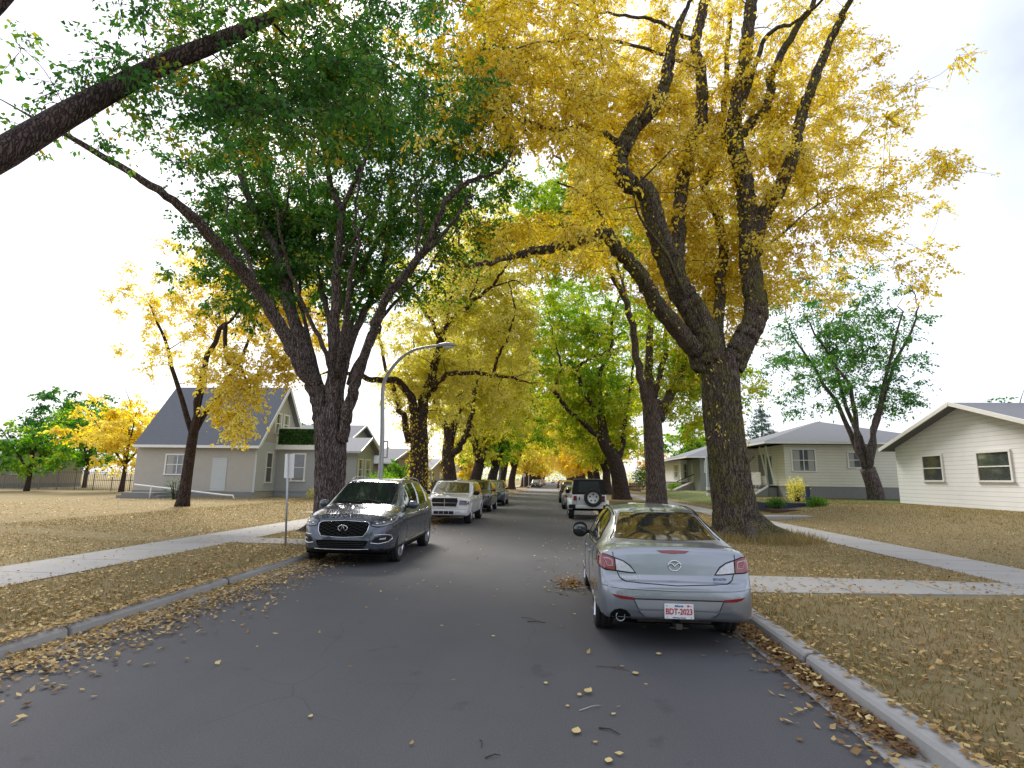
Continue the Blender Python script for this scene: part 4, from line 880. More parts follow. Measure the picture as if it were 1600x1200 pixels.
def leaves(name, pos, size, m, tint, parent=None, droop=.6, seed=0, dirs=None, aspect=.55):
    """leaf-sized faces at the positions given"""
    n = len(pos); r = np.random.default_rng(seed+n)
    d = r.normal(size=(n, 3)); d /= np.linalg.norm(d, axis=1)[:, None]
    d[:, 2] = d[:, 2]*.5-droop
    if dirs is not None: d += dirs*.7
    d /= np.linalg.norm(d, axis=1)[:, None]
    q = r.normal(size=(n, 3)); q[:, 2] *= .6; s = np.cross(d, q); s /= np.linalg.norm(s, axis=1)[:, None]+1e-9
    L = size*(.65+.7*r.random(n))[:, None]; Wd = L*aspect*(.8+.4*r.random(n))[:, None]; nn = np.cross(d, s)*L*.12
    a = pos; b = pos+d*L*.42+s*Wd*.5+nn; c = pos+d*L; e = pos+d*L*.42-s*Wd*.5+nn
    V = np.stack([a, b, c, e], 1).reshape(-1, 3); F = np.arange(4*n).reshape(n, 4)
    return link_mesh(name, np_mesh(name, V, F, tint), m, parent, False)
house_gable()
def house_left_small():
    off = (-16.2, 45.6, .3); h = thing('wing_house', 'pale grey bungalow with a small street-facing gable, right behind the big green elm trunk', 'house', off)
    MB().box((-27, 45.6, .2), (-16.5, 50.0, 4.05)).build('wall', M['sidgrey'], h, off=off)
    MB().add([(-16.5, 45.6, 4.05), (-16.5, 50., 4.05), (-16.5, 47.8, 4.95), (-16.7, 45.6, 4.05), (-16.7, 50., 4.05), (-16.7, 47.8, 4.95)], [(0, 1, 2), (5, 4, 3), (0, 2, 5, 3), (1, 4, 5, 2)]).build('gable_wall', M['beige'], h, off=off)
    r = roof_slab([(-16, 45.1, 3.85), (-16, 47.8, 5.15), (-27, 47.8, 5.15), (-27, 45.1, 3.85)]); r.add(*(lambda p: ([*p, *[(a, b, c-.12) for a, b, c in p]], [(3, 2, 1, 0), (4, 5, 6, 7), (0, 1, 5, 4), (2, 3, 7, 6), (3, 0, 4, 7)]))([(-16, 50.5, 3.85), (-16, 47.803, 5.15), (-27, 47.803, 5.15), (-27, 50.5, 3.85)]))
    ro = r.build('roof', M['roofl'], h, off=off); b = MB(); b.beam((-15.96, 45.08, 3.78), (-15.96, 47.8, 5.08), .05, .18); b.beam((-15.96, 47.8, 5.08), (-15.96, 50.5, 3.78), .05, .18); b.beam((-16, 45.05, 3.77), (-27, 45.05, 3.77), .05, .16); b.build('bargeboard', M['galv'], ro, off=off)
    add_window(h, off, (-16.5, 46.5, 2.4), 1.0, 1.6, 'x', 1, .09, M['curt']); add_window(h, off, (-16.5, 48.4, 2.4), 1.3, 1.6, 'x', 1, .09, M['curt']); add_window(h, off, (-20, 45.6, 2.4), 1.2, 1.2, 'y', -1, .09, M['curt'])
house_left_small()
def simple_gable(name, label, x0, x1, y0, y1, ze, zr, wm, rm, wins, side=1):
    """gable end towards the street; side=1 for the left row, -1 for the right row"""
    xf, xb = (x1, x0) if side > 0 else (x0, x1); off = (xf, y0, .3); h = thing(name, label, 'house', off); ym = (y0+y1)/2
    MB().add([(xf, y0, .1), (xf, y1, .1), (xf, y1, ze), (xf, ym, zr-.13), (xf, y0, ze), (xb, y0, .1), (xb, y1, .1), (xb, y1, ze), (xb, ym, zr-.13), (xb, y0, ze)], [(0, 1, 2, 3, 4), (9, 8, 7, 6, 5), (0, 4, 9, 5), (1, 6, 7, 2)]).build('wall', wm, h, off=off)
    MB().box((min(x0, x1)-.03, y0-.03, .05), (max(x0, x1)+.03, y1+.03, .75)).build('foundation', M['found'], h, off=off)
    o = .55; s_ = (zr-ze)/(ym-y0); xo = xf+side*o; r = MB()
    for sg, yy in ((1, y0-o), (-1, y1+o)):
        p = [(xo, yy, ze-o*s_), (xo, ym+.002*sg, zr), (xb, ym+.002*sg, zr), (xb, yy, ze-o*s_)]; q = [(a, b, c-.13) for a, b, c in p]; r.add(p+q, [(0, 1, 2, 3), (7, 6, 5, 4), (0, 4, 5, 1), (3, 2, 6, 7), (0, 3, 7, 4)])
    ro = r.build('roof', rm, h, off=off); b = MB(); xe = xo+side*.03
    b.beam((xe, y0-o, ze-o*s_-.06), (xe, ym, zr-.06), .05, .18); b.beam((xe, ym, zr-.06), (xe, y1+o, ze-o*s_-.06), .05, .18); b.beam((xo, y0-o-.02, ze-o*s_-.07), (xb, y0-o-.02, ze-o*s_-.07), .05, .15); b.build('bargeboard', M['white'], ro, off=off)
    MB().box((xb+side*3-.3, ym-.3, zr-.4), (xb+side*3+.3, ym+.3, zr+.7)).build('chimney', plain('brick_red', (.22, .09, .07), .9, .2, 9), ro, off=off)
    for a in wins: add_window(h, off, *a)
    return h
simple_gable('street_house', 'tan stucco house with grey gable roof behind the street lamp', -27, -16.5, 54.5, 67, 3.35, 4.9, M['tan'], M['roofg'],
             [((-16.5, 57.5, 2.2), 1.6, 1.2, 'x', 1, .09), ((-16.5, 62.5, 2.2), 1.6, 1.2, 'x', 1, .09), ((-19.5, 54.5, 2.2), 1.3, 1.2, 'y', -1, .09), ((-23.5, 54.5, 2.2), 1.3, 1.2, 'y', -1, .09)])
simple_gable('street_house', 'beige house with pale roof between the second and third elms on the left', -27, -16.3, 71, 82, 2.95, 4.3, M['beige'], M['roofl'],
             [((-16.3, 74, 1.9), 1.6, 1.2, 'x', 1, .09), ((-16.3, 79, 1.9), 1.6, 1.2, 'x', 1, .09), ((-19, 71, 1.9), 1.4, 1.2, 'y', -1, .09)])
simple_gable('street_house', 'far white house on the left, last before the cross street', -27, -16.5, 87, 98, 3.2, 4.8, M['sidwhite'], M['roofg'],
             [((-16.5, 90, 2), 1.6, 1.2, 'x', 1, .09), ((-19, 87, 2), 1.4, 1.2, 'y', -1, .09)])
simple_gable('street_house', 'grey-blue neighbouring house whose roof shows above the ivy balcony', -30, -20, 52, 60, 5.3, 7.0, M['sidgrey'], M['roofg'], [((-20, 55, 4.3), 1.2, 1.2, 'x', 1, .09)])
# right row
def house_cream():
    DX = -.8; off = (16.9, 41, .7); h = thing('cream_bungalow', 'cream bungalow with grey hip roof, white porch railing and black entrance steps', 'house', off)
    MB().box((16.9, 41, 1.55), (28, 53, 4.45)).build('wall', M['sidcream'], h, off=off); MB().box((16.93, 41.03, .3), (27.97, 52.97, 1.55)).build('foundation', M['found'], h, off=off)
    MB().box((16.2, 46.3, 1.55), (16.9, 53.3, 4.43)).build('wing_wall', M['sidcream'], h, off=off); MB().box((16.24, 46.34, .3), (16.9, 53.25, 1.55)).build('foundation', M['found'], h, off=off)
    hip_roof(h, off, 16.1, 28, 41, 53.3, 4.62, 2.1, M['roofg'], .75)
    w1 = add_window(h, off, (18.2, 41, 3.35), 1.5, 1.45, 'y', -1, .10, M['curt'], 2); add_window(h, off, (21.8, 41, 3.4), 1.1, 1.0, 'y', -1, .10, M['curt'])
    add_window(h, off, (16.2, 50.2, 3.2), 1.8, 1.3, 'x', -1, .1, M['curt'], 0)
    MB().box((16.868, 43.4, 1.65), (16.898, 44.3, 3.7)).build('front_door', plain('door_dark', (.06, .10, .10), .5), h, off=off)
    MB().box((16.868, 44.8, 2.3), (16.898, 46.1, 3.9)).build('entry_window', M['pane'], h, off=off)
    p = MB().box((16.3, 42.6, .3), (16.87, 46.28, 1.42)); p.build('porch_base', M['gravelwall'], h, off=off); MB().box((16.22, 42.52, 1.42), (16.87, 46.28, 1.56)).build('porch_floor', M['step'], h, off=off)
    for k in range(5): MB().box((16.22-.3*(k+1), 42.6, 1.42-.18*(k+1)+.05), (16.22-.3*k+.03, 44.0, 1.42-.18*(k+1)+.10)).build('tread', M['step'], h, off=off)
    MB().add([(16.22, 42.56, 1.5), (14.65, 42.56, .55), (14.65, 42.56, .35), (16.22, 42.56, .35), (16.22, 42.5, 1.5), (14.65, 42.5, .55), (14.65, 42.5, .35), (16.22, 42.5, .35)], [(0, 1, 2, 3), (7, 6, 5, 4), (0, 4, 5, 1), (1, 5, 6, 2), (2, 6, 7, 3), (3, 7, 4, 0)]).build('stair_wall', M['gravelwall'], h, off=off)
    st = MB(); st.beam((16.22, 42.48, 1.52), (14.65, 42.48, .55), .04, .12); st.build('stringer', M['white'], h, off=off)
    rl = MB()
    for (a, b_) in (((16.28, 44.1), (16.28, 46.2)),):
        for k in range(16):
            t = k/15; x, y = a[0], a[1]+(b_[1]-a[1])*t; rl.box((x-.02, y-.02, 1.56), (x+.02, y+.02, 2.45))
        rl.box((a[0]-.03, a[1]-.03, 2.45), (a[0]+.03, b_[1]+.03, 2.51)); rl.box((a[0]-.02, a[1], 1.64), (a[0]+.02, b_[1], 1.68))
    rl.beam((16.22, 44.05, 2.45), (14.7, 44.05, 1.5), .05, .05)
    for k in range(7): x = 16.1-k*.22; rl.box((x-.015, 44.035, 1.45-(16.22-x)*.6), (x+.015, 44.065, 2.37-(16.22-x)*.625))
    rl.build('porch_railing', M['white'], h, off=off)
    h.location.x += DX
    for y in (42.75, 44.0): MB().beam((16.78, y, 1.6), (16.3, y, 4.45), .10, .09).build('slanted_post', M['white'], h, off=off)
house_cream()
def house_white():
    off = (15.5, 70, .7);  h = thing('white_bungalow', 'white-sided bungalow with grey hip roof seen between the two nearest right elms', 'house', off)
    MB().box((15.5, 70, 1.7), (27, 80, 4.35)).build('wall', M['sidwhite'], h, off=off); MB().box((15.55, 70.05, .3), (26.9, 79.9, 1.7)).build('foundation', M['found'], h, off=off)
    MB().box((16.3, 64, .3), (27, 69.99, 4.33)).build('wing_wall', M['gravelwall'], h, off=off)
    hip_roof(h, off, 15.5, 27, 64, 80, 4.5, 2.3, M['roofg'], .8)
    add_window(h, off, (15.5, 72.5, 3.0), 3.0, 1.6, 'x', -1, .12, M['curt'], 2); add_window(h, off, (16.05, 70, 3.0), .5, 1.6, 'y', -1, .1, M['curt'])
    add_window(h, off, (17.3, 64, 3.4), .95, 1.15, 'y', -1, .1, M['curt'], 2)
    MB().box((16.27, 67, 1.7), (16.298, 68, 3.9)).build('front_door', M['curt'], h, off=off)
    s_ = MB(); s_.add([(16.3, 69, 1.75), (14.2, 69, .8), (14.2, 69, .5), (16.3, 69, .5), (16.3, 67, 1.75), (14.2, 67, .8), (14.2, 67, .5), (16.3, 67, .5)], [(0, 1, 2, 3), (7, 6, 5, 4), (0, 4, 5, 1), (1, 5, 6, 2), (2, 6, 7, 3), (3, 7, 4, 0)]); s_.build('entrance_ramp', M['conc'], h, off=off)
    MB().beam((16.3, 66.9, 2.6), (14.3, 66.9, 1.7), .06, .10).build('handrail', M['iron'], h, off=off)
    MB().box((19.2, 69.5, 6.3), (20.0, 70.3, 7.6)).build('chimney', plain('brick', (.25, .11, .08), .9, .2, 9), h, off=off)
house_white(); bpy.data.objects['white_bungalow'].location.x -= .3
simple_gable('far_house', 'far pinkish house with rust roof between the second and third right elms', 18.5, 30, 92, 103, 3.6, 5.2, plain('pink_stucco', (.45, .36, .34), .9), plain('rust_roof', (.25, .12, .08), .9, .2), [((18.5, 95, 2.4), 1.8, 1.2, 'x', -1, .1), ((22, 92, 2.4), 1.5, 1.2, 'y', -1, .1)], -1)
simple_gable('near_house', 'grey-roofed house at the right edge, nearer than the cream bungalow', 19, 30, 22, 33, 3.9, 5.6, M['sidwhite'], M['roofg'], [((19, 26, 2.6), 1.8, 1.2, 'x', -1, .1), ((19, 30, 2.6), 1.4, 1.2, 'x', -1, .1)], -1)
pt = thing('pale_pillar', 'pale blue pillar with white banded foot just left of the mossy elm trunk', 'pillar', (13.45, 51, .55))
MB().box((-.17, -.17, .75), (.17, .17, 3.4)).build('shaft', plain('pale_blue', (.40, .47, .55), .6), pt); MB().box((-.2, -.2, .5), (.2, .2, .74)).build('band', M['white'], pt); MB().box((-.19, -.19, .26), (.19, .19, .5)).build('band', M['found'], pt); MB().box((-.2, -.2, -.2), (.2, .2, .26)).build('band', M['white'], pt)
for p in pt.children: p.name = p.name

# ------------------------------------------------------------------ lamps, signs, fence, planter
def street_lamp():
    Y = 19.2; t = thing('street_lamp', 'galvanised street lamp with long curved arm beside the crossover', 'street lamp', (G(597, 790).x*0+P(597, 750, Y).x, Y, .13))
    o = t.location; pts = [P(x, y, Y)-o for x, y in ((597, 690), (597.5, 650), (597.5, 626), (599.5, 600), (608.5, 581), (625, 561), (644, 548), (667, 542), (690, 539.5))]
    x0 = pts[0].x; pts = [Vector((x0, 0, 0)), Vector((x0, 0, 1.2))]+pts; q = catmull(pts, 4); k = len(q)
    MB().tube(q, [.095-.055*(i/(k-1))**.8 for i in range(k)], 14).build('pole', M['galv'], t, True)
    e = Vector(q[-1]); hd = MB(); hd.tube([e+Vector(v) for v in ((-.15, 0, .0), (0, 0, .02), (.18, 0, .035), (.42, 0, .02), (.56, 0, -.01))], [.04, .06, .08, .06, .025], 12); ho = hd.build('lamp_head', M['galv'], t, True)
    b = MB(); b.tube([e+Vector(v) for v in ((.08, 0, -.05), (.2, 0, -.085), (.42, 0, -.06))], [.03, .075, .03], 12); b.build('lens', M['clear'], ho, True)
    m = MB(); m.box((x0+.10, -.03, 2.3), (x0+.22, .03, 2.34)); m.box((x0+.19, -.03, 2.3), (x0+.22, .03, 2.9)); m.box((x0+.09, -.03, 2.86), (x0+.19, .03, 2.9)); m.build('bracket', M['galv'], t)
    MB().lathe([(.17, 0), (.17, .03), (.12, .05), (.11, .25), (.095, .27)], 16, 'Z', (x0, 0, 0)).build('base', M['galv'], t)
    return t
sl = street_lamp()
for i, (y, lb) in enumerate(((61, 'second street lamp on the left, beyond the dark blue compact car'), (128, 'far street lamp on the left past the cross street'))):
    c = copy_tree(sl); c.location = (-6.0, y, .13); c['label'] = lb; c['group'] = 'street lamps along the left kerb'
sl['group'] = 'street lamps along the left kerb'
sg = thing('parking_sign', 'back of a narrow grey sign on a leaning thin post before the crossover', 'sign', (-6.25, 12.93, .13)); o = sg.location
top = P(450.5, 709, 12.93)-o; MB().tube([(0, 0, 0), (top.x*.5, 0, top.z*.5), (top.x, 0, top.z)], .024, 10).build('post', M['galv'], sg, True)
for s_, a in ((-1, -.05), (1, .06)):
    MB().add([(s_*.015+top.x*.85, .028, top.z-.57), (s_*.115+top.x*.85, .028+abs(a), top.z-.57), (s_*.115+top.x, .028+abs(a), top.z), (s_*.015+top.x, .028, top.z),
              (s_*.015+top.x*.85, .034, top.z-.57), (s_*.115+top.x*.85, .034+abs(a), top.z-.57), (s_*.115+top.x, .034+abs(a), top.z), (s_*.015+top.x, .034, top.z)], [(0, 1, 2, 3), (7, 6, 5, 4), (0, 4, 5, 1), (1, 5, 6, 2), (2, 6, 7, 3), (3, 7, 4, 0)]).build('panel', M['white'], sg)
st = thing('octagonal_sign', 'small octagonal sign on a white post at the cross street corner, seen from behind', 'sign', (-5.75, 102.5, .1))
MB().tube([(0, 0, 0), (0, 0, 2.7)], .04, 8).build('post', M['white'], st, True); MB().lathe([(0, -.06), (.38, -.06), (.38, -.045), (0, -.045)], 8, 'Y', (0, 0, 2.35)).build('plate', plain('sign_back', (.55, .42, .42), .5), st)
def iron_fence(name, label, a, b, h=1.0, dz=.3, sp=.14, m=None):
    t = thing(name, label, 'fence', (a[0], a[1], dz)); a, b = Vector((*a, 0)), Vector((*b, 0)); n = int((b-a).length/sp); v = MB()
    for i in range(n+1):
        p = (b-a)*(i/n); thick = .03 if i % 10 == 0 else .01; v.box((p.x-thick, p.y-thick, 0), (p.x+thick, p.y+thick, h+(.08 if i % 10 == 0 else 0)))
    v.build('picket', m or M['iron'], t)['kind'] = 'stuff'; r = MB(); r.beam((0, 0, h*.9), (b-a)+Vector((0, 0, h*.9)), .03, .04); r.build('rail', m or M['iron'], t); r = MB(); r.beam((0, 0, .12), (b-a)+Vector((0, 0, .12)), .03, .04); r.build('rail', m or M['iron'], t)
iron_fence('iron_fence', 'black iron picket fence in front of the pale grey bungalow', (-14.6, 44), (-12.2, 46.5), 1.3)
iron_fence('iron_fence', 'dark metal fence behind the white SUV, along the left front yards', (-10.4, 47), (-10.4, 66), 1.2)
iron_fence('timber_fence', 'brown wooden yard fence at the far right beyond the second elm', (11.5, 78), (11.5, 90), 1.1, .3, .2, plain('brown_wood', (.12, .07, .05), .9))
pw = thing('planter_wall', 'dark blue timber planter edging in front of the cream bungalow', 'planter', (12.4, 31.5, .25))
MB().box((-1.2, 0, 0), (3.4, .14, .46)).build('front_board', plain('navy_timber', (.025, .035, .09), .7, .2), pw); MB().box((-1.2, .141, 0), (-1.06, 2.6, .46)).build('side_board', plain('navy_timber', (.025, .035, .09), .7, .2), pw); MB().box((.95, -.16, 0), (1.12, -.002, 1.35)).build('post', plain('navy_timber', (.025, .035, .09), .7, .2), pw)
struct(MB().box((11.1, 29.9, .2), (16.5, 31.4, .42)).build('flower_bed', plain('mulch', (.09, .045, .035), .95, .4, 18, bmp=.5)))

simple_gable('block_house', 'low tan house of the next block at the far left', -66, -50, 46, 56, 3.3, 5.0, M['tan'], M['roofg'], [((-50, 49, 2.2), 1.5, 1.2, 'x', 1, .09), ((-54, 46, 2.2), 1.6, 1.2, 'y', -1, .09), ((-60, 46, 2.2), 1.6, 1.2, 'y', -1, .09)])
simple_gable('garage', 'small white garage behind the gabled house', -42, -35, 54, 61, 2.8, 4.3, M['sidwhite'], M['roofl'], [((-38, 54, 1.8), 1.0, .8, 'y', -1, .09)])
iron_fence('board_fence', 'weathered grey board fence across the back yards at far left', (-75, 44), (-33, 44), 1.7, .3, .16, plain('grey_board', (.17, .155, .14), .9))
# ------------------------------------------------------------------ trees
from mathutils import noise as mnoise
def ridge(p, a, r):
    x, y = math.cos(a)*r, math.sin(a)*r; wz = mnoise.noise(Vector((x*3, y*3, p.z*1.6)))*.22
    v = mnoise.noise(Vector((x*11+wz*6, y*11, p.z*1.1+7)))+.5*mnoise.noise(Vector((x*23, y*23+wz*8, p.z*2.6)))
    return .045*(1-min(1., abs(v)*3.0))*-1+.022*mnoise.noise(Vector((x*2, y*2, p.z*1.3)))
class Tree:
    def __init__(s, name, label, base, bark='bark', group=None, cat='tree'):
        s.base = Vector(base); s.t = thing(name, label, cat, base, 0, group); s.mb = MB(); s.nodes = []; s.rad = []; s.bark = M[bark]; s.P = []; s.T = []; s.ph = random.random()*9
    def limb(s, pts, r0, r1, n=10, per=4, wob=.0, rough=.10, record=True, flare=0.):
        if r1 >= .05 and record and r0 < .5:          # let the limb run out into a thin end
            a, b = np.array(pts[-2], float), np.array(pts[-1], float); d = (b-a)/np.linalg.norm(b-a); pe = rng.normal(size=3)*.35
            k0 = len(pts); pts = list(pts)+[b+(d+pe*.5)*1.1, b+(d+pe)*2.2+np.array((0, 0, .25))]; r_end = r1
        else: k0 = None
        q = catmull(pts, per); k = len(q); ph = s.ph
        if wob: q = [q[0]]+[p+rng.normal(size=3)*wob for p in q[1:]]
        ke = (k0-1)*per if k0 else k-1
        rr = [r0+(r1-r0)*(i/ke)**.85 if i <= ke else r1+(.012-r1)*((i-ke)/(k-1-ke)) for i in range(k)]
        if flare:
            for i in range(k):
                d = (q[i][2]-q[0][2]); rr[i] *= 1+flare*math.exp(-d/.38)
        ck = max(3, int(n/7))
        jit = None
        if n >= 28: jit = lambda p, a, i: 1+rough*(.4*math.sin(a*3+p.z*.5+ph)+.3*math.sin(a*5-p.z*.9))+ridge(p, a, rr[i])/rr[i]+(.2*flare*math.exp(-max(0, p.z-s.base.z)/.4)*math.sin(a*5+ph) if flare else 0)
        elif n >= 10: jit = lambda p, a, i: 1+rough*(.5*math.sin(a*ck+p.z*.7+ph)+.35*math.sin(a*(2*ck+1)-p.z*1.3)+.3*math.sin(a*(3*ck+2)+p.z*2.1+ph))+(.24*flare*math.exp(-max(0, p.z-s.base.z)/.35)*math.sin(a*5+ph) if flare else 0)
        s.mb.tube(q, rr, n, jit)
        if record: s.nodes += [tuple(p) for p in q[1:]]; s.rad += rr[1:]
        return q
    def px(s, pts, r0, r1, **k):
        """limb through points given as (x, y of the survey view, distance offset)"""
        return s.limb([P(a, b, s.base.y+(d if d else 0)) for a, b, d in pts], r0, r1, **k)
    def clouds(s, ells, zmin=4.5, keep=None, bias=.55):
        out = []
        for (cx, cy_, cz, rx, ry, rz, n) in ells:
            while n > 0:
                v = rng.normal(size=3); v /= np.linalg.norm(v); u = rng.random()**bias
                p = np.array((cx, cy_, cz))+v*u*np.array((rx, ry, rz))
                n -= 1
                if p[2] < zmin or (keep and not keep(p)): continue
                out.append(p)
        return out
    def grow(s, blobs, leaf, m, r=.8, twigs=10, per=12, tint=(0.2, .9), twigmesh=True, tintf=None, droop=.6, bn=5, name='crown'):
        nod = np.array(s.nodes); rad = np.array(s.rad); blobs = sorted(blobs, key=lambda b: np.min(np.linalg.norm(nod-b, axis=1)))
        allP, allD, allT = [], [], []; tw0, tw1 = [], []
        N = list(s.nodes); Rr = list(s.rad); A = np.zeros((len(N)+len(blobs)*3+5, 3)); A[:len(N)] = nod; RA = np.zeros(len(A)); RA[:len(N)] = rad; cnt = len(N)
        for b in blobs:
            d = np.linalg.norm(A[:cnt]-b, axis=1)+.6*np.maximum(0, A[:cnt, 2]-b[2]); i = int(np.argmin(d)); a = A[i]; dist = np.linalg.norm(b-a)
            if dist > .25:
                up = np.array((0, 0, 1.)); mid = a+(b-a)*.5+rng.normal(size=3)*dist*.10+up*dist*.06; r0 = min(RA[i]*.6, .012+.011*dist)
                q = catmull([a, mid, b], 3); k = len(q); s.mb.tube(q, [r0+(.006-r0)*(j/(k-1)) for j in range(k)], 4 if r0 < .03 else bn)
                for j in (len(q)//3, 2*len(q)//3, len(q)-1): A[cnt] = q[j]; RA[cnt] = max(.012, r0*(1-j/k)); cnt += 1
            dr = rng.normal(size=(twigs, 3)); dr /= np.linalg.norm(dr, axis=1)[:, None]; dr[:, 2] = dr[:, 2]*.6-.15
            ln = r*(.45+.75*rng.random(twigs)); st = b+rng.normal(size=(twigs, 3))*.12; en = st+dr*ln[:, None]; en[:, 2] -= .16*ln
            tw0.append(st); tw1.append(en)
            u = rng.random((twigs, per)); p = st[:, None]+(en-st)[:, None]*u[..., None]; p[..., 2] += .1*(u*(1-u))*ln[:, None]*2; p += rng.normal(size=p.shape)*.05
            allP.append(p.reshape(-1, 3)); allD.append(np.repeat(dr, per, 0))
            base = tint[0]+(tint[1]-tint[0])*rng.random() if tintf is None else tintf(b)
            allT.append(np.clip(base+rng.normal(size=twigs*per)*.13, 0, 1))
        Pp = np.concatenate(allP); D = np.concatenate(allD); T = np.concatenate(allT)
        s.P.append(Pp)
        if twigmesh:
            a = np.concatenate(tw0); b = np.concatenate(tw1); d = b-a; d /= np.linalg.norm(d, axis=1)[:, None]; q = np.cross(d, np.array((.3, .5, .8))); q /= np.linalg.norm(q, axis=1)[:, None]; w2 = np.cross(d, q)
            n = len(a); rr = .007; V = []
            for k in range(3): c_, s_ = math.cos(2.094*k), math.sin(2.094*k); V.append(a+(q*c_+w2*s_)*rr)
            for k in range(3): c_, s_ = math.cos(2.094*k), math.sin(2.094*k); V.append(b+(q*c_+w2*s_)*rr*.4)
            V = np.stack(V, 1).reshape(-1, 3)-np.array(s.base); o = np.arange(n)[:, None]*6; F = np.concatenate([o+np.array([[k, (k+1) % 3, 3+(k+1) % 3, 3+k]]) for k in range(3)])
            link_mesh('twigs', np_mesh('twigs', V, F), M['twig'], s.t)['kind'] = 'stuff'
        return leaves(name, Pp-np.array(s.base), leaf, m, T, s.t, droop, 3, D)
    def sprouts(s, q, r, n, leaf, m, tint=(.3, .9), spread=.16, t0=0., t1=1., name='leaf_clump'):
        q = np.array(q); k = len(q); i = (t0+(t1-t0)*rng.random(n))*(k-1); lo = np.clip(np.floor(i).astype(int), 0, k-2); f = (i-lo)[:, None]; c = q[lo]*(1-f)+q[lo+1]*f
        cl = np.floor(rng.random(n)*n/9); o = np.zeros((n, 3)); g = np.random.default_rng(5); cc = g.normal(size=(int(n/9)+2, 3)); cc[:, 2] *= .3; cc /= np.linalg.norm(cc, axis=1)[:, None]; o = cc[cl.astype(int)]
        rad = r if np.isscalar(r) else None
        p = c+o*(rad+.03+abs(rng.normal(size=(n, 1)))*spread)+rng.normal(size=(n, 3))*.05
        s.sp = getattr(s, 'sp', []); s.sp.append((p, tint[0]+(tint[1]-tint[0])*rng.random(n), leaf, m))
    def done(s, smooth=True):
        o = s.mb.build('trunk', s.bark, s.t, True, off=s.base)
        for p, t, l, m in getattr(s, 'sp', []): leaves('trunk_sprouts', p-np.array(s.base), l, m, t, s.t, 1.0, 2)['kind'] = 'stuff'
        return o
    def roots(s, r, n=6, L=1.0, h=.75):
        for k in range(n):
            a = 2*math.pi*k/n+random.random()*.6; d = Vector((math.cos(a), math.sin(a), 0)); l = L*(.7+.6*random.random())
            s.mb.tube([s.base+d*r*.35+Vector((0, 0, h)), s.base+d*r*.85+Vector((0, 0, h*.37)), s.base+d*(r+l*.5)+Vector((0, 0, .06)), s.base+d*(r+l)+Vector((0, 0, -.06))], [r*.38, r*.34, r*.2, .05], 10)

# --- right 1: the big mossy elm with gold leaves
T1 = Tree('elm_tree', 'huge gold-leaved elm with mossy furrowed trunk beside the silver sedan', (5.75, 17.9, .12), 'barkm')
q = T1.px([(1163, 846, 0), (1151, 815, 0), (1145, 775, 0), (1139, 735, 0), (1134, 690, 0), (1128, 640, 0), (1125, 590, 0), (1123, 555, 0)], .66, .56, n=180, per=20, flare=.5, rough=.06); T1.roots(.80, 7, .9, .5)
T1.mb.tube([P(1178, 712, 17.6), P(1167, 715, 17.6), P(1158, 722, 17.7)], [.05, .17, .25], 12)
A = T1.px([(1100, 578, 0), (1082, 540, -.4), (1035, 485, -1.2), (1000, 430, -2), (965, 390, -2.6), (945, 365, -3), (895, 382, -3.4), (835, 392, -3.8), (800, 402, -4)], .33, .09, n=32, per=9, wob=.03)
T1.px([(945, 365, -3), (935, 330, -3.3), (905, 300, -3.6), (870, 285, -4)], .07, .02, n=8, wob=.03)
B = T1.px([(1112, 570, -.1), (1098, 515, -.3), (1070, 465, -.5), (1045, 410, -.7), (1027, 355, -1), (1010, 300, -1.2), (975, 280, -1.5), (970, 245, -1.6), (990, 200, -1.7), (1015, 175, -1.8), (1038, 135, -1.9), (1044, 105, -2), (1050, 70, -2)], .47, .15, n=56, per=12, wob=.02)
B2 = T1.px([(965, 222, -1.6), (940, 205, -2), (905, 198, -2.4), (865, 204, -2.8), (830, 190, -3.2), (785, 184, -3.6), (740, 182, -4)], .11, .035, n=9, wob=.03)
C = T1.px([(1058, 450, -.4), (1060, 380, .2), (1066, 290, .6), (1080, 220, .8), (1095, 190, .9), (1096, 125, 1), (1087, 65, 1.1), (1102, 0, 1.2), (1105, -60, 1.3)], .27, .18, n=30, per=8, wob=.02)
C2 = T1.px([(1087, 68, 1.1), (1050, 45, .8), (1015, 30, .4), (975, 25, 0), (940, 20, -.4), (885, 0, -1)], .09, .03, n=8, wob=.03)
C3 = T1.px([(1093, 110, 1), (1060, 95, 0), (1025, 82, -1), (965, 65, -2), (920, 62, -2.5), (850, 66, -3), (800, 78, -3.5)], .08, .02, n=7, wob=.03)
D = T1.px([(1140, 575, 0), (1160, 535, 0), (1182, 490, .2), (1174, 425, .4), (1170, 350, .5), (1162, 275, .5), (1146, 218, .5), (1148, 180, .4), (1160, 115, .3), (1170, 40, .2), (1176, -30, .2)], .42, .20, n=56, per=14, wob=.02)
D2 = T1.px([(1152, 218, .5), (1180, 188, .3), (1200, 165, .1), (1207, 110, -.2), (1235, 60, -.6), (1260, 20, -1)], .2, .1, n=12, wob=.03)
D3 = T1.px([(1160, 170, .4), (1178, 110, 0), (1195, 60, -.5), (1225, 42, -1), (1262, 20, -1.5)], .11, .05, n=9, wob=.03)
E = T1.px([(1176, 395, .5), (1190, 345, .5), (1220, 290, .3), (1240, 240, .1), (1248, 195, 0), (1270, 130, -.3), (1300, 60, -.5)], .31, .14, n=30, per=8, wob=.02)
T1.px([(1192, 385, .5), (1225, 365, 1), (1262, 330, 1.6), (1320, 300, 2)], .06, .02, n=7, wob=.03)
F = T1.px([(1128, 560, .5), (1122, 500, 1), (1127, 440, 1.6), (1128, 370, 2), (1114, 320, 2.2), (1100, 292, 2.3), (1118, 250, 2.4), (1128, 225, 2.5), (1132, 160, 2.6), (1136, 80, 2.7), (1140, 0, 2.8)], .21, .09, n=12, wob=.03)
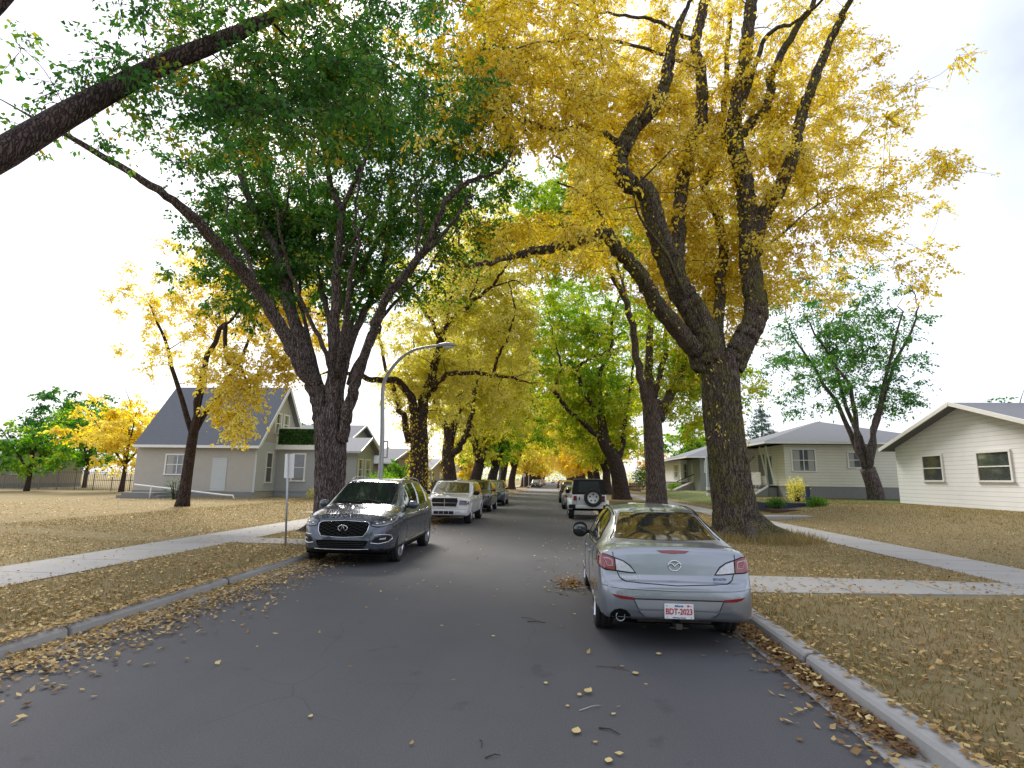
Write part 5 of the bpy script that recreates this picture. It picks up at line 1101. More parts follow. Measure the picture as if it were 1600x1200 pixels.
T1.px([(1075, 470, -.5), (1055, 430, -1.5), (1040, 395, -2.3), (1000, 340, -3.2), (990, 300, -3.6)], .09, .02, n=7)
for qq, rr in ((B, .22), (C, .17), (D, .2), (A, .12), (F, .12), (E, .12), (B2, .06)): T1.sprouts(qq, rr, 420, .11, M['ly'], (.35, 1.), .10, .12)
T1.sprouts(q, .6, 90, .11, M['ly'], (.5, 1.), .06, .55, 1)
def keepR1(p):
    a, b = proj(p)
    if a < 740 and not (a > 590 and 40 < b < 250 and rng.random() < .45): return False
    if p[1] < 17.2 and a > 950 and rng.random() < .97: return False
    if p[1] < 14.5 and b < 200 and a > 800 and rng.random() < .8: return False
    return not (a > 1175 and b > 470) and not (b > 560 and a < 1190) and not (a < 1060 and b > 470) and p[1] > 9.5 and not (a < 900 and 225 < b < 335)
bl = T1.clouds([(3.2, 18, 15, 8, 7.5, 7, 900), (8.5, 20, 13.5, 6.5, 6, 7, 420), (1.5, 14, 9.2, 4.8, 3, 1.6, 75), (6, 20.5, 9.5, 4.4, 2.6, 3.6, 150), (0, 14.5, 13.5, 4, 4, 4, 170), (-2, 13, 12.5, 2, 3, 3, 50)], 5.4, keepR1)
T1.grow(bl, .125, M['ly'], .85, 11, 13, (.3, .95)); T1.done()

# --- left 1: big vase-shaped green elm behind the crossover
T2 = Tree('elm_tree', 'tall dark-green vase-shaped elm with many spreading limbs behind the crossover', (-6.75, 17.2, .12), 'bark')
q2 = T2.px([(513, 838, 0), (514, 800, 0), (515, 760, 0), (516, 720, 0), (516, 690, 0), (517, 655, 0)], .45, .50, n=130, per=18, flare=.45, rough=.07); T2.roots(.6, 6, .7)
L = T2.px
a1 = L([(508, 690, 0), (500, 640, -.2), (490, 600, -.4), (470, 572, -.8), (445, 521, -1.2), (400, 450, -2), (350, 392, -3), (290, 330, -4)], .31, .15, n=30, per=8, wob=.02)
a2 = L([(510, 670, 0), (498, 610, .1), (480, 550, .2), (452, 478, .2), (443, 425, .2), (425, 375, .2), (395, 325, .2), (370, 250, .2), (350, 210, .2), (330, 120, .2)], .27, .09, n=28, per=6, wob=.02)
a3 = L([(518, 680, -.1), (519, 620, -.2), (521, 560, -.3), (525, 480, -.4), (528, 400, -.5), (532, 330, -.5), (514, 280, -.4), (505, 215, -.4), (498, 160, -.3)], .25, .05, n=14, wob=.03)
a4 = L([(532, 332, -.5), (548, 298, -.7), (565, 262, -1), (578, 225, -1.2), (588, 170, -1.4), (592, 110, -1.5)], .09, .04, n=9, wob=.02)
a5 = L([(525, 675, 0), (532, 610, .2), (545, 545, .5), (570, 485, 1), (595, 425, 1.4), (605, 370, 1.8), (610, 300, 2), (612, 240, 2.1)], .19, .05, n=12, wob=.03)
a6 = L([(533, 690, -.1), (545, 635, -.4), (557, 592, -.7), (585, 515, -1.3), (605, 465, -1.8), (645, 415, -2.3), (670, 378, -2.6), (690, 330, -3), (710, 300, -3.2), (742, 280, -3.5), (785, 265, -3.8), (802, 235, -4)], .21, .025, n=28, per=8, wob=.02)
a7 = L([(605, 465, -1.8), (650, 410, -2), (690, 370, -2.2), (720, 330, -2.4), (737, 303, -2.5)], .09, .03, n=9, wob=.02)
a8 = L([(536, 560, -.2), (543, 490, .0), (550, 450, .3), (585, 385, .8), (610, 345, 1.2), (650, 295, 1.8), (682, 245, 2.4), (700, 200, 2.8)], .13, .035, n=10, wob=.03)
a9 = L([(519, 560, .1), (512, 480, .6), (496, 425, 1), (490, 350, 1.4), (482, 300, 1.6), (482, 240, 1.8), (470, 180, 2)], .11, .035, n=10, wob=.03)
L([(528, 590, .4), (545, 530, 1.2), (560, 470, 2), (590, 430, 2.6), (640, 380, 3.2), (670, 340, 3.8)], .10, .03, n=9, wob=.03)
L([(522, 600, -.3), (505, 540, -.9), (480, 490, -1.5), (455, 430, -2), (440, 380, -2.5), (430, 320, -3)], .09, .03, n=8, wob=.03)
L([(395, 325, .2), (360, 310, .6), (320, 290, 1)], .06, .03, n=7); L([(465, 500, .2), (440, 400, 1.2), (420, 330, 2), (400, 260, 2.6)], .08, .03, n=8, wob=.03)
L([(508, 250, -.4), (470, 210, -1.2), (440, 190, -1.8), (410, 160, -2.2)], .05, .02, n=7, wob=.03)
for pts_, ra in (([(527, 590, -.3), (535, 520, -1), (548, 440, -1.6), (560, 380, -2), (556, 320, -2.3), (570, 250, -2.6)], .10), ([(500, 620, .2), (485, 540, .9), (470, 470, 1.5), (462, 400, 2), (466, 330, 2.4), (455, 260, 2.8)], .10), ([(545, 600, .2), (572, 540, .8), (610, 480, 1.5), (655, 440, 2), (690, 390, 2.6), (720, 350, 3)], .09),
                 ([(528, 420, -.5), (550, 380, -1), (575, 345, -1.4), (600, 290, -1.8), (630, 240, -2.2)], .06), ([(425, 375, .2), (445, 320, -.3), (450, 270, -.7), (440, 220, -1)], .06), ([(605, 370, 1.8), (640, 330, 2), (660, 270, 2.2), (655, 210, 2.4)], .06), ([(400, 450, -2), (385, 400, -1.6), (360, 350, -1.4), (352, 290, -1.2)], .09), ([(645, 415, -2.3), (655, 350, -2.6), (650, 290, -2.8), (662, 230, -3)], .06)):
    L(pts_, ra, ra*.25, n=8, wob=.05)
def keepL1(p):
    a, b = proj(p)
    if b > 600 or a > 800: return False
    if 400 < a < 500 and b > 470: return False
    if a < 430 and b > 520: return False
    if a > 560 and b > 470: return False
    if p[1] < 17 and rng.random() < .75: return False
    if b > 380: return rng.random() < .75
    return p[1] > 10
bl = T2.clouds([(-7, 18, 15, 8, 6.5, 6.5, 360), (-4., 16, 11.5, 4.8, 3.5, 3, 150), (-9.5, 18, 9.5, 4.5, 3.5, 3, 190), (-7, 18.5, 9, 4, 3, 3, 100), (-7.5, 15.5, 12, 5, 2.5, 3, 90), (-2.8, 15.5, 12.5, 3, 2.6, 3.2, 150), (-7, 19, 14, 6, 4, 6, 60), (-10.5, 18, 10.5, 3, 3, 3, 150), (-9.5, 15, 13.5, 3, 3, 3, 80)], 5.2, keepL1)
T2.grow(bl, .135, M['lg'], .85, 10, 13, (.15, .8)); T2.done()

# --- left 0: near elm just outside the frame whose canopy hangs over the top left
T0 = Tree('elm_tree', 'nearest green elm, only its overhanging branches showing at top left', (-7.6, 4.4, .12), 'barkd')
T0.limb([(-7.6, 4.4, 0), (-7.5, 4.5, 2), (-7.4, 4.7, 4)], .5, .4, n=20, per=5, flare=.4)
m0 = T0.limb([(-7.4, 4.7, 3.8), P(180, 140, 7.4), P(350, 60, 8.2), P(425, 26, 8.8), P(500, 0, 9.5), P(590, -50, 10.5)], .2, .05, n=12, wob=.02)
T0.limb([(-7.4, 4.7, 3.8), (-7.8, 5.5, 6.5), (-7.2, 6.5, 9.5), (-5.8, 8, 12)], .22, .06, n=10, wob=.04); T0.limb([(-7.4, 4.7, 3.8), (-9, 5.2, 7), (-10, 5.5, 11)], .2, .06, n=10, wob=.04)
T0.limb([P(500, -10, 9.5), P(540, 40, 10), P(600, 90, 10.5), P(650, 130, 10.8), P(680, 175, 11)], .045, .012, n=6, wob=.02); T0.limb([P(420, 30, 8.8), P(450, 60, 9.4), P(480, 90, 10)], .03, .01, n=6)
def keepL0(p):
    a, b = proj(p); return p[1] > 6.5 and b < 235-max(0, (a-520))*.32 and a < 760
bl = T0.clouds([(-4.5, 9.5, 9.5, 4.5, 3, 3, 170), (-6, 9, 8.5, 4, 2.5, 2.5, 90)], 5.5, keepL0); T0.grow(bl, .10, M['lg'], .6, 10, 11, (.1, .9)); T0.done()

# --- yellow yard tree at the left with a low hanging spray
T3 = Tree('yard_tree', 'yellow yard tree at far left with a low spray hanging before the gable roof', (-16.8, 24.5, .3), 'barkd')
T3.limb([(-16.8, 24.5, .2), (-16.6, 24.3, 2), (-16.2, 23.8, 3.6)], .26, .2, n=14, flare=.3)
y1 = T3.limb([(-16.2, 23.8, 3.5), (-14.5, 21.5, 6), (-12.5, 19.5, 7.4), P(352, 560, 18.4), P(375, 575, 18), P(392, 610, 18)], .14, .02, n=8, wob=.03); T3.limb([(-16.2, 23.8, 3.5), (-17, 23, 6.5), (-17.5, 22, 9)], .14, .04, n=8, wob=.05); T3.limb([(-16.2, 23.8, 3.5), (-14.5, 24, 7), (-13.6, 24, 10)], .14, .04, n=8, wob=.05)
y2 = T3.limb([(-12.5, 19.5, 7.4), P(362, 500, 19), P(385, 470, 19), P(420, 450, 19.5)], .06, .02, n=6)
pts = [np.array(P(x+rng.normal()*5, y+rng.normal()*5, 18+rng.normal()*.5)) for x, y in 2*((358, 585), (370, 575), (385, 590), (400, 612), (372, 610), (355, 620), (380, 640), (365, 650), (377, 668), (360, 600), (395, 625), (345, 600), (352, 560), (368, 548), (388, 668), (366, 677), (330, 600), (320, 570), (340, 640), (357, 665))]
bl = T3.clouds([(-16, 23, 9, 4, 3, 3.4, 90), (-12.8, 20.5, 8.8, 2.4, 2, 1.6, 26), (-11.8, 23.5, 9.6, 2.6, 2, 2.6, 110), (-10.8, 19.5, 5.6, 1.2, 1, 1.2, 22)], 4.5)
T3.grow(bl+pts, .12, M['ly'], .55, 9, 13, (.45, .95)); T3.done()

# --- left 2, 3 and right 2, 3: limbs follow the street's own trees
T4 = Tree('elm_tree', 'yellow elm with leafy lower trunk just behind the crossover roof', (-6.8, 28, .12), 'barkd'); L = T4.px
q4 = L([(652, 806, 0), (653, 770, 0), (655, 730, 0), (655, 690, 0), (654, 650, 0)], .50, .43, n=70, per=12, flare=.4, rough=.08)
b1 = L([(650, 660, 0), (645, 632, -.3), (636, 612, -.6), (618, 594, -1.2), (580, 593, -2), (560, 585, -2.5)], .26, .12, n=11, wob=.04)
b2 = L([(656, 660, 0), (662, 625, .1), (672, 592, .2), (682, 562, .2), (690, 529, .2), (697, 512, .2), (712, 492, 0), (735, 475, -.3), (765, 450, -.8), (785, 425, -1.2)], .30, .06, n=12, wob=.04)
b3 = L([(690, 530, .2), (675, 505, .6), (660, 480, 1), (645, 455, 1.4), (637, 440, 1.6), (625, 400, 2)], .13, .04, n=9, wob=.04)
b4 = L([(700, 500, .2), (705, 465, .5), (710, 430, .8), (716, 380, 1), (712, 340, 1.2), (722, 290, 1.4)], .10, .03, n=8, wob=.04)
b5 = L([(676, 610, .1), (690, 592, -.4), (712, 583, -.8), (745, 583, -1.2), (777, 587, -1.6)], .15, .09, n=9, wob=.04)
b6 = L([(770, 587, -1.5), (774, 565, -1.5), (787, 540, -1.6), (800, 510, -1.7), (804, 480, -1.8), (795, 440, -2)], .09, .03, n=8, wob=.04)
b7 = L([(640, 690, .1), (628, 650, .6), (618, 620, 1), (600, 560, 1.6), (590, 500, 2)], .2, .06, n=10, wob=.05); L([(612, 600, 1.2), (625, 575, 1.6), (645, 550, 2), (648, 520, 2.2)], .07, .03, n=7, wob=.04)
L([(730, 478, -.3), (745, 440, -.2), (750, 400, 0), (742, 360, .2)], .06, .02, n=7, wob=.04); L([(765, 450, -.8), (800, 440, -1.2), (830, 450, -1.6)], .05, .02, n=6, wob=.04)
for qq, rr, k in ((q4, .44, 900), (b1, .18, 240), (b2, .18, 500), (b7, .14, 350), (b5, .1, 200), (b6, .06, 200), (b3, .08, 200)): T4.sprouts(qq, rr, k, .13, M['ly'], (.2, .9), .12, .05)
def kL2(p):
    a, b = proj(p)
    if p[1] < 27.6 and rng.random() < .7: return False
    if a < 575 or a > 835: return False
    return not (b > 700) and not (a > 640 and b > 650) and not (b < 400 and rng.random() < .15)
bl = T4.clouds([(-3.6, 29, 15, 4.6, 4, 4, 150), (-5.2, 29, 11.5, 5.6, 5, 6, 230), (-7.2, 30, 7.2, 2.8, 3, 3, 130), (-3.2, 27.5, 9, 3, 3, 3.4, 110)], 3.6, kL2)
T4.grow(bl, .15, M['lx'], .9, 10, 12, (.55, 1.)); T4.done()

T5 = Tree('elm_tree', 'forked yellow elm rising behind the white SUV', (-6.9, 37.5, .12), 'barkd'); L = T5.px
q5 = L([(704, 792, 0), (704, 765, 0), (702, 735, 0), (700, 710, 0), (702, 690, 0), (708, 665, 0), (716, 642, 0), (720, 610, 0), (730, 570, 0), (728, 520, 0)], .55, .14, n=20, per=4, flare=.3)
c1 = L([(701, 690, 0), (695, 665, -.3), (686, 645, -.5), (680, 633, -.7), (682, 605, -1), (670, 575, -1.4), (660, 540, -1.8)], .26, .07, n=10, wob=.05)
c2 = L([(703, 712, 0), (716, 700, -.3), (728, 680, -.5), (733, 660, -.7), (739, 636, -.9), (745, 600, -1.1), (760, 560, -1.4), (775, 500, -1.8)], .27, .06, n=10, wob=.05)
c3 = L([(718, 640, 0), (735, 625, .4), (742, 610, .7), (755, 590, 1), (765, 540, 1.4)], .14, .05, n=8, wob=.05)
for qq, rr in ((q5, .3), (c1, .14), (c2, .14)): T5.sprouts(qq, rr, 350, .16, M['ly'], (.2, .9), .14, .1)
kk = lambda p: 640 < proj(p)[0] < 835 and proj(p)[1] < 700 and not (p[1] < 37 and rng.random() < .65)
T5.grow(T5.clouds([(-4.5, 38.5, 19, 5, 5, 4, 110), (-5.5, 38.5, 13, 5.5, 5, 7, 270), (-6, 38.5, 8, 5, 4, 3.6, 190)], 3.9, kk), .18, M['lx'], 1., 10, 11, (.5, 1.)); T5.done()

T6 = Tree('elm_tree', 'straight tall green-crowned elm, second on the right', (5.85, 34, .12), 'bark'); L = T6.px
q6 = L([(1026, 800, 0), (1025, 765, 0), (1023, 720, 0), (1021, 680, 0), (1019, 650, 0), (1018, 625, 0)], .62, .53, n=90, per=12, flare=.3, rough=.05)
L([(1016, 640, 0), (1014, 595, 0), (1014, 540, 0), (1015, 480, .2), (1018, 420, .4), (1020, 340, .6)], .33, .10, n=12, wob=.05)
e1 = L([(1010, 630, 0), (1000, 590, -.6), (990, 520, -1.2), (980, 475, -1.6), (962, 440, -2), (940, 400, -2.6), (925, 350, -3.2), (905, 300, -3.8), (875, 250, -4.4), (845, 222, -5), (810, 212, -5.5)], .27, .03, n=12, wob=.06)
L([(1030, 655, 0), (1047, 618, .4), (1062, 590, .8), (1080, 555, 1), (1100, 500, 1.2), (1120, 420, 1.4)], .36, .1, n=11, wob=.06); L([(1020, 630, .2), (1035, 570, .8), (1040, 520, 1), (1050, 450, 1.2), (1055, 380, 1.4)], .22, .08, n=10, wob=.06)
L([(980, 475, -1.6), (960, 400, -1), (950, 340, -.5), (945, 280, 0)], .1, .03, n=8, wob=.05); L([(930, 365, -3.1), (900, 345, -3.6), (860, 330, -4), (835, 300, -4.4)], .06, .02, n=6, wob=.05)
def kR2(p):
    a, b = proj(p)
    if a < 800 or (a < 990 and b > 480): return False
    if p[1] < 33 and a > 960 and rng.random() < .7: return False
    return not (a < 1000 and b > 400 and rng.random() < .6) and not (b > 640 and (a < 1035 or a > 1115)) and b < 700 and a < 1205
bl = T6.clouds([(4.5, 33, 16, 8.5, 6, 7.5, 330), (1, 29.5, 16, 5, 3, 3.6, 220), (8.6, 35.5, 8.5, 4.4, 3, 4, 210), (5, 35, 11, 5, 3, 3, 80)], 4.6, kR2)
T6.grow(bl, .17, M['lgy'], 1., 10, 11, tintf=lambda b: .40+.35*rng.random()+(.2 if b[2] < 12 else 0)); T6.done()

T7 = Tree('elm_tree', 'leaning lime-leaved elm, third on the right, arching over the white off-roader', (6.0, 50, .12), 'barkd'); L = T7.px
q7 = L([(972, 784, 0), (970, 760, 0), (965, 735, 0), (957, 712, 0), (948, 698, 0), (940, 682, 0)], .78, .5, n=24, per=5, flare=.3)
g1 = L([(942, 688, 0), (933, 680, -.4), (911, 662, -1.2), (885, 636, -2.4), (868, 612, -3.4), (872, 590, -3.8), (876, 572, -4), (868, 540, -4.2)], .32, .07, n=11, wob=.07)
g2 = L([(945, 695, 0), (938, 665, -.3), (930, 645, -.6), (912, 612, -1.2), (901, 584, -1.6), (906, 570, -1.8), (925, 560, -2), (940, 552, -2)], .28, .08, n=10, wob=.07)
g3 = L([(948, 700, 0), (940, 650, .3), (937, 610, .5), (942, 571, .8), (955, 548, 1), (955, 512, 1.2), (968, 460, 1.5), (975, 410, 1.8)], .3, .08, n=10, wob=.07)
g4 = L([(962, 728, 0), (972, 690, .3), (979, 642, .6), (986, 610, .8), (990, 560, 1)], .3, .1, n=10, wob=.07)
for qq, rr in ((g1, .17), (g2, .16), (g3, .16), (g4, .18)): T7.sprouts(qq, rr, 420, .2, M['lx'], (.2, .8), .2, .05)
kk = lambda p: 815 < proj(p)[0] < 1010 and proj(p)[1] < 705 and not (p[1] < 49.5 and rng.random() < .6) and not (proj(p)[0] < 860 and proj(p)[1] > 620) and not (proj(p)[0] > 995 and proj(p)[1] > 560)
T7.grow(T7.clouds([(3, 51, 15, 7.5, 5.5, 8, 400), (4, 51, 8.5, 5.4, 4.5, 4, 240), (-.2, 48, 15, 3, 3, 5, 100)], 4.2, kk), .23, M['lgy'], 1.2, 10, 11, tintf=lambda b: .5+.42*rng.random()+(.1 if b[2] < 10 else -.05)); T7.done()

# --- the rest of both rows: procedural vase-shaped elms with the crown arching over the road
def row_elm(label, x, y, m, leaf, side, nb, h=17., spread=6.5, tint=(.3, .9), low=3.6, group='elms lining the far street', bark='barkd', nl=6, tw=10, per=11, r=1.3, name='elm_tree'):
    t = Tree(name, label, (x, y, .1), bark, group)
    lean = rng.normal()*.15; hh = 2.6+rng.random()*1.4; top = (x-side*(.5+lean), y+rng.normal()*.2, hh)
    t.limb([(x, y, 0), (x-side*.1, y, hh*.5), top], .52+.15*rng.random(), .42, n=16, per=5, flare=.4)
    for k in range(nl):
        a = 2*math.pi*k/nl+rng.random()*.7; R0 = spread*(.55+.4*rng.random()); dx, dy = math.cos(a), math.sin(a); ht = h*(.62+.25*rng.random())
        t.limb([(top[0], top[1], top[2]-.3), (top[0]+dx*R0*.2, top[1]+dy*R0*.2, top[2]+ht*.18), (top[0]+dx*R0*.45+rng.normal()*.3, top[1]+dy*R0*.45, top[2]+ht*.45), (top[0]+dx*R0, top[1]+dy*R0, top[2]+ht*.75)], .24, .06, n=8, per=3, wob=.08)
    cx = x-side*1.8
    bl = t.clouds([(cx, y, h*.62, spread+.6, spread*.85, h*.40, nb), (x, y, h*.34, spread*.7, spread*.6, h*.16, nb//3)], low, keep=lambda p: abs(p[0]+1.4) > 3.6 or p[2] > 5.4+.02*max(0, 60-y))
    t.grow(bl, leaf, m, r, tw, per, tint, twigmesh=False, bn=4); t.done(); return t
row_elm('dark-trunked elm behind the dark blue compact car, turning yellow', -6.9, 47.5, M['lx'], .22, -1, 170, tint=(.3, .8), group='elms lining the left kerb')
rowG = row_elm('green elm beyond the dark-trunked one on the left', -6.8, 59, M['lgy'], .25, -1, 200, tint=(.35, .75), group='elms lining the left kerb')
row_elm('slim yellow-green elm near the second lamp post', -6.9, 72, M['lx'], .28, -1, 150, tint=(.25, .8), group='elms lining the left kerb')
row_elm('leaning yellow elm, last on the left before the cross street', -6.9, 88, M['lx'], .32, -1, 150, tint=(.45, .95), group='elms lining the left kerb')
row_elm('lime-yellow elm, fourth on the right behind the off-roader', 6.0, 66, M['lx'], .28, 1, 170, tint=(.2, .7), group='elms lining the right kerb')
row_elm('yellow-green elm, fifth on the right', 5.9, 80, M['lx'], .32, 1, 150, tint=(.3, .85), group='elms lining the right kerb')
row_elm('gold elm, last on the right before the cross street', 6.0, 95, M['ly'], .36, 1, 150, tint=(.3, .9), group='elms lining the right kerb')
far_src = [row_elm('golden elm on the left past the cross street, first of the far row', -6.8, 120, M['ly'], .45, -1, 130, tint=(.3, .95), low=3.0, tw=8, per=9, r=1.6),
           row_elm('orange-gold elm on the right past the cross street', 6.2, 124, M['lo'], .45, 1, 130, tint=(.3, .95), low=3.0, tw=8, per=9, r=1.6),
           row_elm('yellow-green elm, second past the cross street on the left', -6.8, 134, M['lx'], .5, -1, 120, tint=(.45, .9), low=3.0, tw=8, per=8, r=1.7)]
k = 0
for y in (139, 154, 170, 187, 205, 225, 250, 280, 315):
    for sx in (-1, 1):
        src = far_src[(k*2+(sx > 0)) % 3].t; c = copy_tree(src); c.location = (sx*(6.5+rng.random()*.5), y+rng.random()*4+(8 if sx < 0 else 0), .1); same = (src.location.x < 0) == (sx < 0)
        c.rotation_euler = (0, 0, rng.normal()*.25+(0 if same else math.pi)); c['label'] = '%s elm of the %s row beyond the cross street' % (('third', 'fourth', 'fifth', 'sixth', 'seventh', 'eighth', 'ninth', 'tenth', 'last')[k], 'left' if sx < 0 else 'right')
    k += 1
for (x, y, i) in ((-6.8, -26, 2), (6, -24, 2), (6.1, -40, 2), (-6.9, -42, 2)):      # the rows carry on behind the viewer
    c = copy_tree(rowG.t); c.location = (x, y, .1); c.rotation_euler = (0, 0, rng.random()*6.28); c['label'] = 'elm of the %s row behind the viewpoint, %s' % ('left' if x < 0 else 'right', 'nearest' if y > -30 else 'second'); c['group'] = 'elms behind the viewpoint'
T9 = row_elm('blue-green elm crown seen right of the mossy elm limbs', 20.5, 38, M['lg'], .16, 1, 230, h=17, spread=5.5, tint=(.2, .7), low=6.5, group='yard trees behind the houses', bark='bark', r=1.1)
# ------------------------------------------------------------------ yard trees, conifer, shrubs, tree belt
def yard_tree(label, x, y, h, w_, m, leaf, nb, tint, name='yard_tree', z=.5, group='yard trees behind the houses'):
    t = Tree(name, label, (x, y, z), 'barkd', group); t.limb([(x, y, z-.3), (x+.1, y, h*.35), (x, y, h*.8)], .22, .05, n=8, per=3)
    for k in range(4): a = k*1.6+rng.random(); t.limb([(x, y, h*.3), (x+math.cos(a)*w_*.3, y+math.sin(a)*w_*.3, h*.55), (x+math.cos(a)*w_*.6, y+math.sin(a)*w_*.6, h*.8)], .1, .03, n=6, per=3)
    bl = t.clouds([(x, y, h*.62, w_, w_, h*.38, nb)], z+1); t.grow(bl, leaf, m, w_*.28, 9, 10, tint, twigmesh=False, bn=4); t.done(); return t
yard_tree('light green leafy tree behind the white-sided bungalow', 23.5, 100, 12.5, 5.5, M['lgy'], .4, 90, (.3, .6))
yard_tree('yellow-green tree right of the conifer behind the cream bungalow', 31.5, 84, 8.8, 4, M['lx'], .35, 60, (.3, .8))
yard_tree('dark green tree far behind the gabled house', -30, 66, 8.5, 4.5, M['lg'], .3, 70, (.1, .5))
yard_tree('orange tree in the yard behind the third right elm', 15.5, 88, 5.8, 3, M['lo'], .3, 50, (.2, .8))
yard_tree('small green tree in front of the tan stucco house', -14.6, 50.5, 3.6, 1.5, M['lgy'], .16, 40, (.2, .5))
yard_tree('yellow tree beyond the tan stucco house on the left', -12.5, 80, 7.5, 3.2, M['ly'], .3, 60, (.3, .9))
yard_tree('dark bushy tree at far right, behind the near grey-roofed house', 36, 46, 9, 5, M['lg'], .25, 90, (.1, .6))
yard_tree('green tree on the next block, far left', -46, 52, 9.5, 5, M['lgy'], .3, 90, (.1, .6)); yard_tree('tall dark tree behind the next block, far left', -58, 62, 12, 5.5, M['lg'], .35, 90, (.1, .6)); yard_tree('yellow tree on the next block behind the gabled house', -48, 74, 10, 5, M['ly'], .35, 80, (.3, .9)); yard_tree('lime tree at the far left edge of the yards', -40, 40, 6, 3.2, M['lgy'], .25, 60, (.1, .6))
yard_tree('golden tree left of the gabled house', -34, 42, 8, 4.5, M['ly'], .25, 80, (.3, .9))
def conifer():
    x, y, z, h = 28.6, 80, .6, 12.6; t = Tree('conifer_tree', 'sparse blue-green conifer rising behind the cream bungalow', (x, y, z), 'barkd')
    t.limb([(x, y, z), (x, y, h*.5), (x+.1, y, h)], .22, .03, n=8, per=4); P_, D_, T_ = [], [], []
    for k in range(64):
        hz = 2.5+(h-2.6)*(k/64)**.9; a = k*2.4; L = (h-hz)*.5*(.55+.6*rng.random())+.3; e = np.array((x+math.cos(a)*L, y+math.sin(a)*L, hz-.12*L+.25*rng.normal()))
        t.limb([(x, y, hz), ((x+e[0])/2, (y+e[1])/2, hz+.05), tuple(e)], .04, .01, n=4, per=2, record=False)
        n = int(60*L); u = .25+.75*rng.random(n); p = np.array((x, y, hz))*(1-u[:, None])+e*u[:, None]+rng.normal(size=(n, 3))*np.array((.22, .22, .12)); P_.append(p); T_.append(rng.random(n))
    Pp = np.concatenate(P_); leaves('needles', Pp-np.array((x, y, z)), .24, M['conifer'], np.concatenate(T_), t.t, .1); t.done()
conifer()
def shrub(label, x, y, z, rx, ry, h, m, n, leaf, tint, name='shrub'):
    t = thing(name, label, 'shrub', (x, y, z)); s_ = MB()
    for k in range(14): a = rng.random()*6.28; r = rng.random()**.5; s_.tube([(0+math.cos(a)*.1*rx, math.sin(a)*.1*ry, -.1), (math.cos(a)*r*rx*.5, math.sin(a)*r*ry*.5, h*.5), (math.cos(a)*r*rx, math.sin(a)*r*ry, h*(.6+.35*rng.random()))], [.02, .014, .006], 5)
    s_.build('stems', M['twig'], t, True); v = rng.normal(size=(n, 3)); v /= np.linalg.norm(v, axis=1)[:, None]; v *= (rng.random((n, 1))**.4); lump = 1+.22*np.sin(v[:, 0]*7+x)*np.sin(v[:, 1]*6+y)
    p = np.stack([v[:, 0]*rx*lump, v[:, 1]*ry*lump, h*.52+v[:, 2]*h*.5*lump], 1); leaves('foliage', p, leaf, m, tint[0]+(tint[1]-tint[0])*rng.random(n), t, .1)
shrub('bright green leafy shrub behind the crossover, near the street lamp', -10.9, 36, .15, 1.1, 1.7, 1.75, M['lgy'], 3200, .11, (.25, .65))
shrub('bright green shrub by the black picket fence', -12.2, 39, .2, 1.3, 1.6, 1.9, M['lgy'], 3200, .11, (.2, .6))
shrub('small yellow-leaved shrub at the foundation of the grey siding', -15.3, 35.6, .3, .8, .5, .7, M['lx'], 900, .09, (.3, .9))
shrub('leggy bare-stemmed bush beside the dark steps at far left', -21.8, 31.0, .3, .7, .5, 1.3, M['lg'], 240, .09, (.1, .5))
shrub('round dark shrub in the flower bed left of the navy planter', 11.6, 30.9, .4, .55, .4, .62, M['lg'], 1300, .07, (.2, .85))
shrub('round olive shrub in front of the navy planter', 13.6, 30.8, .4, .6, .4, .7, M['lgy'], 1300, .07, (.0, .5))
shrub('pale yellow shrub at the corner of the cream bungalow', 14.4, 35.2, .6, .6, .6, 1.5, M['lx'], 900, .12, (.7, 1.))
shrub('dark upright bush between the second and third right elms', 13.0, 86, .5, 1.6, 1.4, 3.4, M['lg'], 1800, .2, (.0, .5))
shrub('red-brown bush beside the dark upright bush', 14.8, 82, .5, 1.5, 1.2, 2.0, M['dry'], 1400, .2, (.0, .4))
shrub('low green shrub at the foundation of the white-sided bungalow', 14.6, 70.5, .6, 1., 1., 1.0, M['lgy'], 900, .15, (.2, .7))
# distant tree belt closing both sides of the neighbourhood: nobody could count these
n = 30000; sx = np.where(rng.random(n) < .5, -1, 1); yy = 120+rng.random(n)**.8*340; xx = sx*(44+rng.random(n)*26+.05*yy); hh = 7+3*np.sin(yy*.11+sx)+2.5*np.sin(yy*.37)
p = np.stack([xx, yy, rng.random(n)**.7*hh], 1); e = int(n*.15); p[:e, 0] = (rng.random(e)-.5)*160; p[:e, 1] = 450+rng.random(e)*30; p[:e, 2] = rng.random(e)*9
o = leaves('tree_belt', p, .9, M['lx'], np.clip(.2+.5*np.sin(yy*.06)+.25*rng.random(n), 0, 1), None, .2, aspect=.9); tag(o, 'far-off belt of mixed autumn trees behind the houses', 'tree belt', kind='stuff')

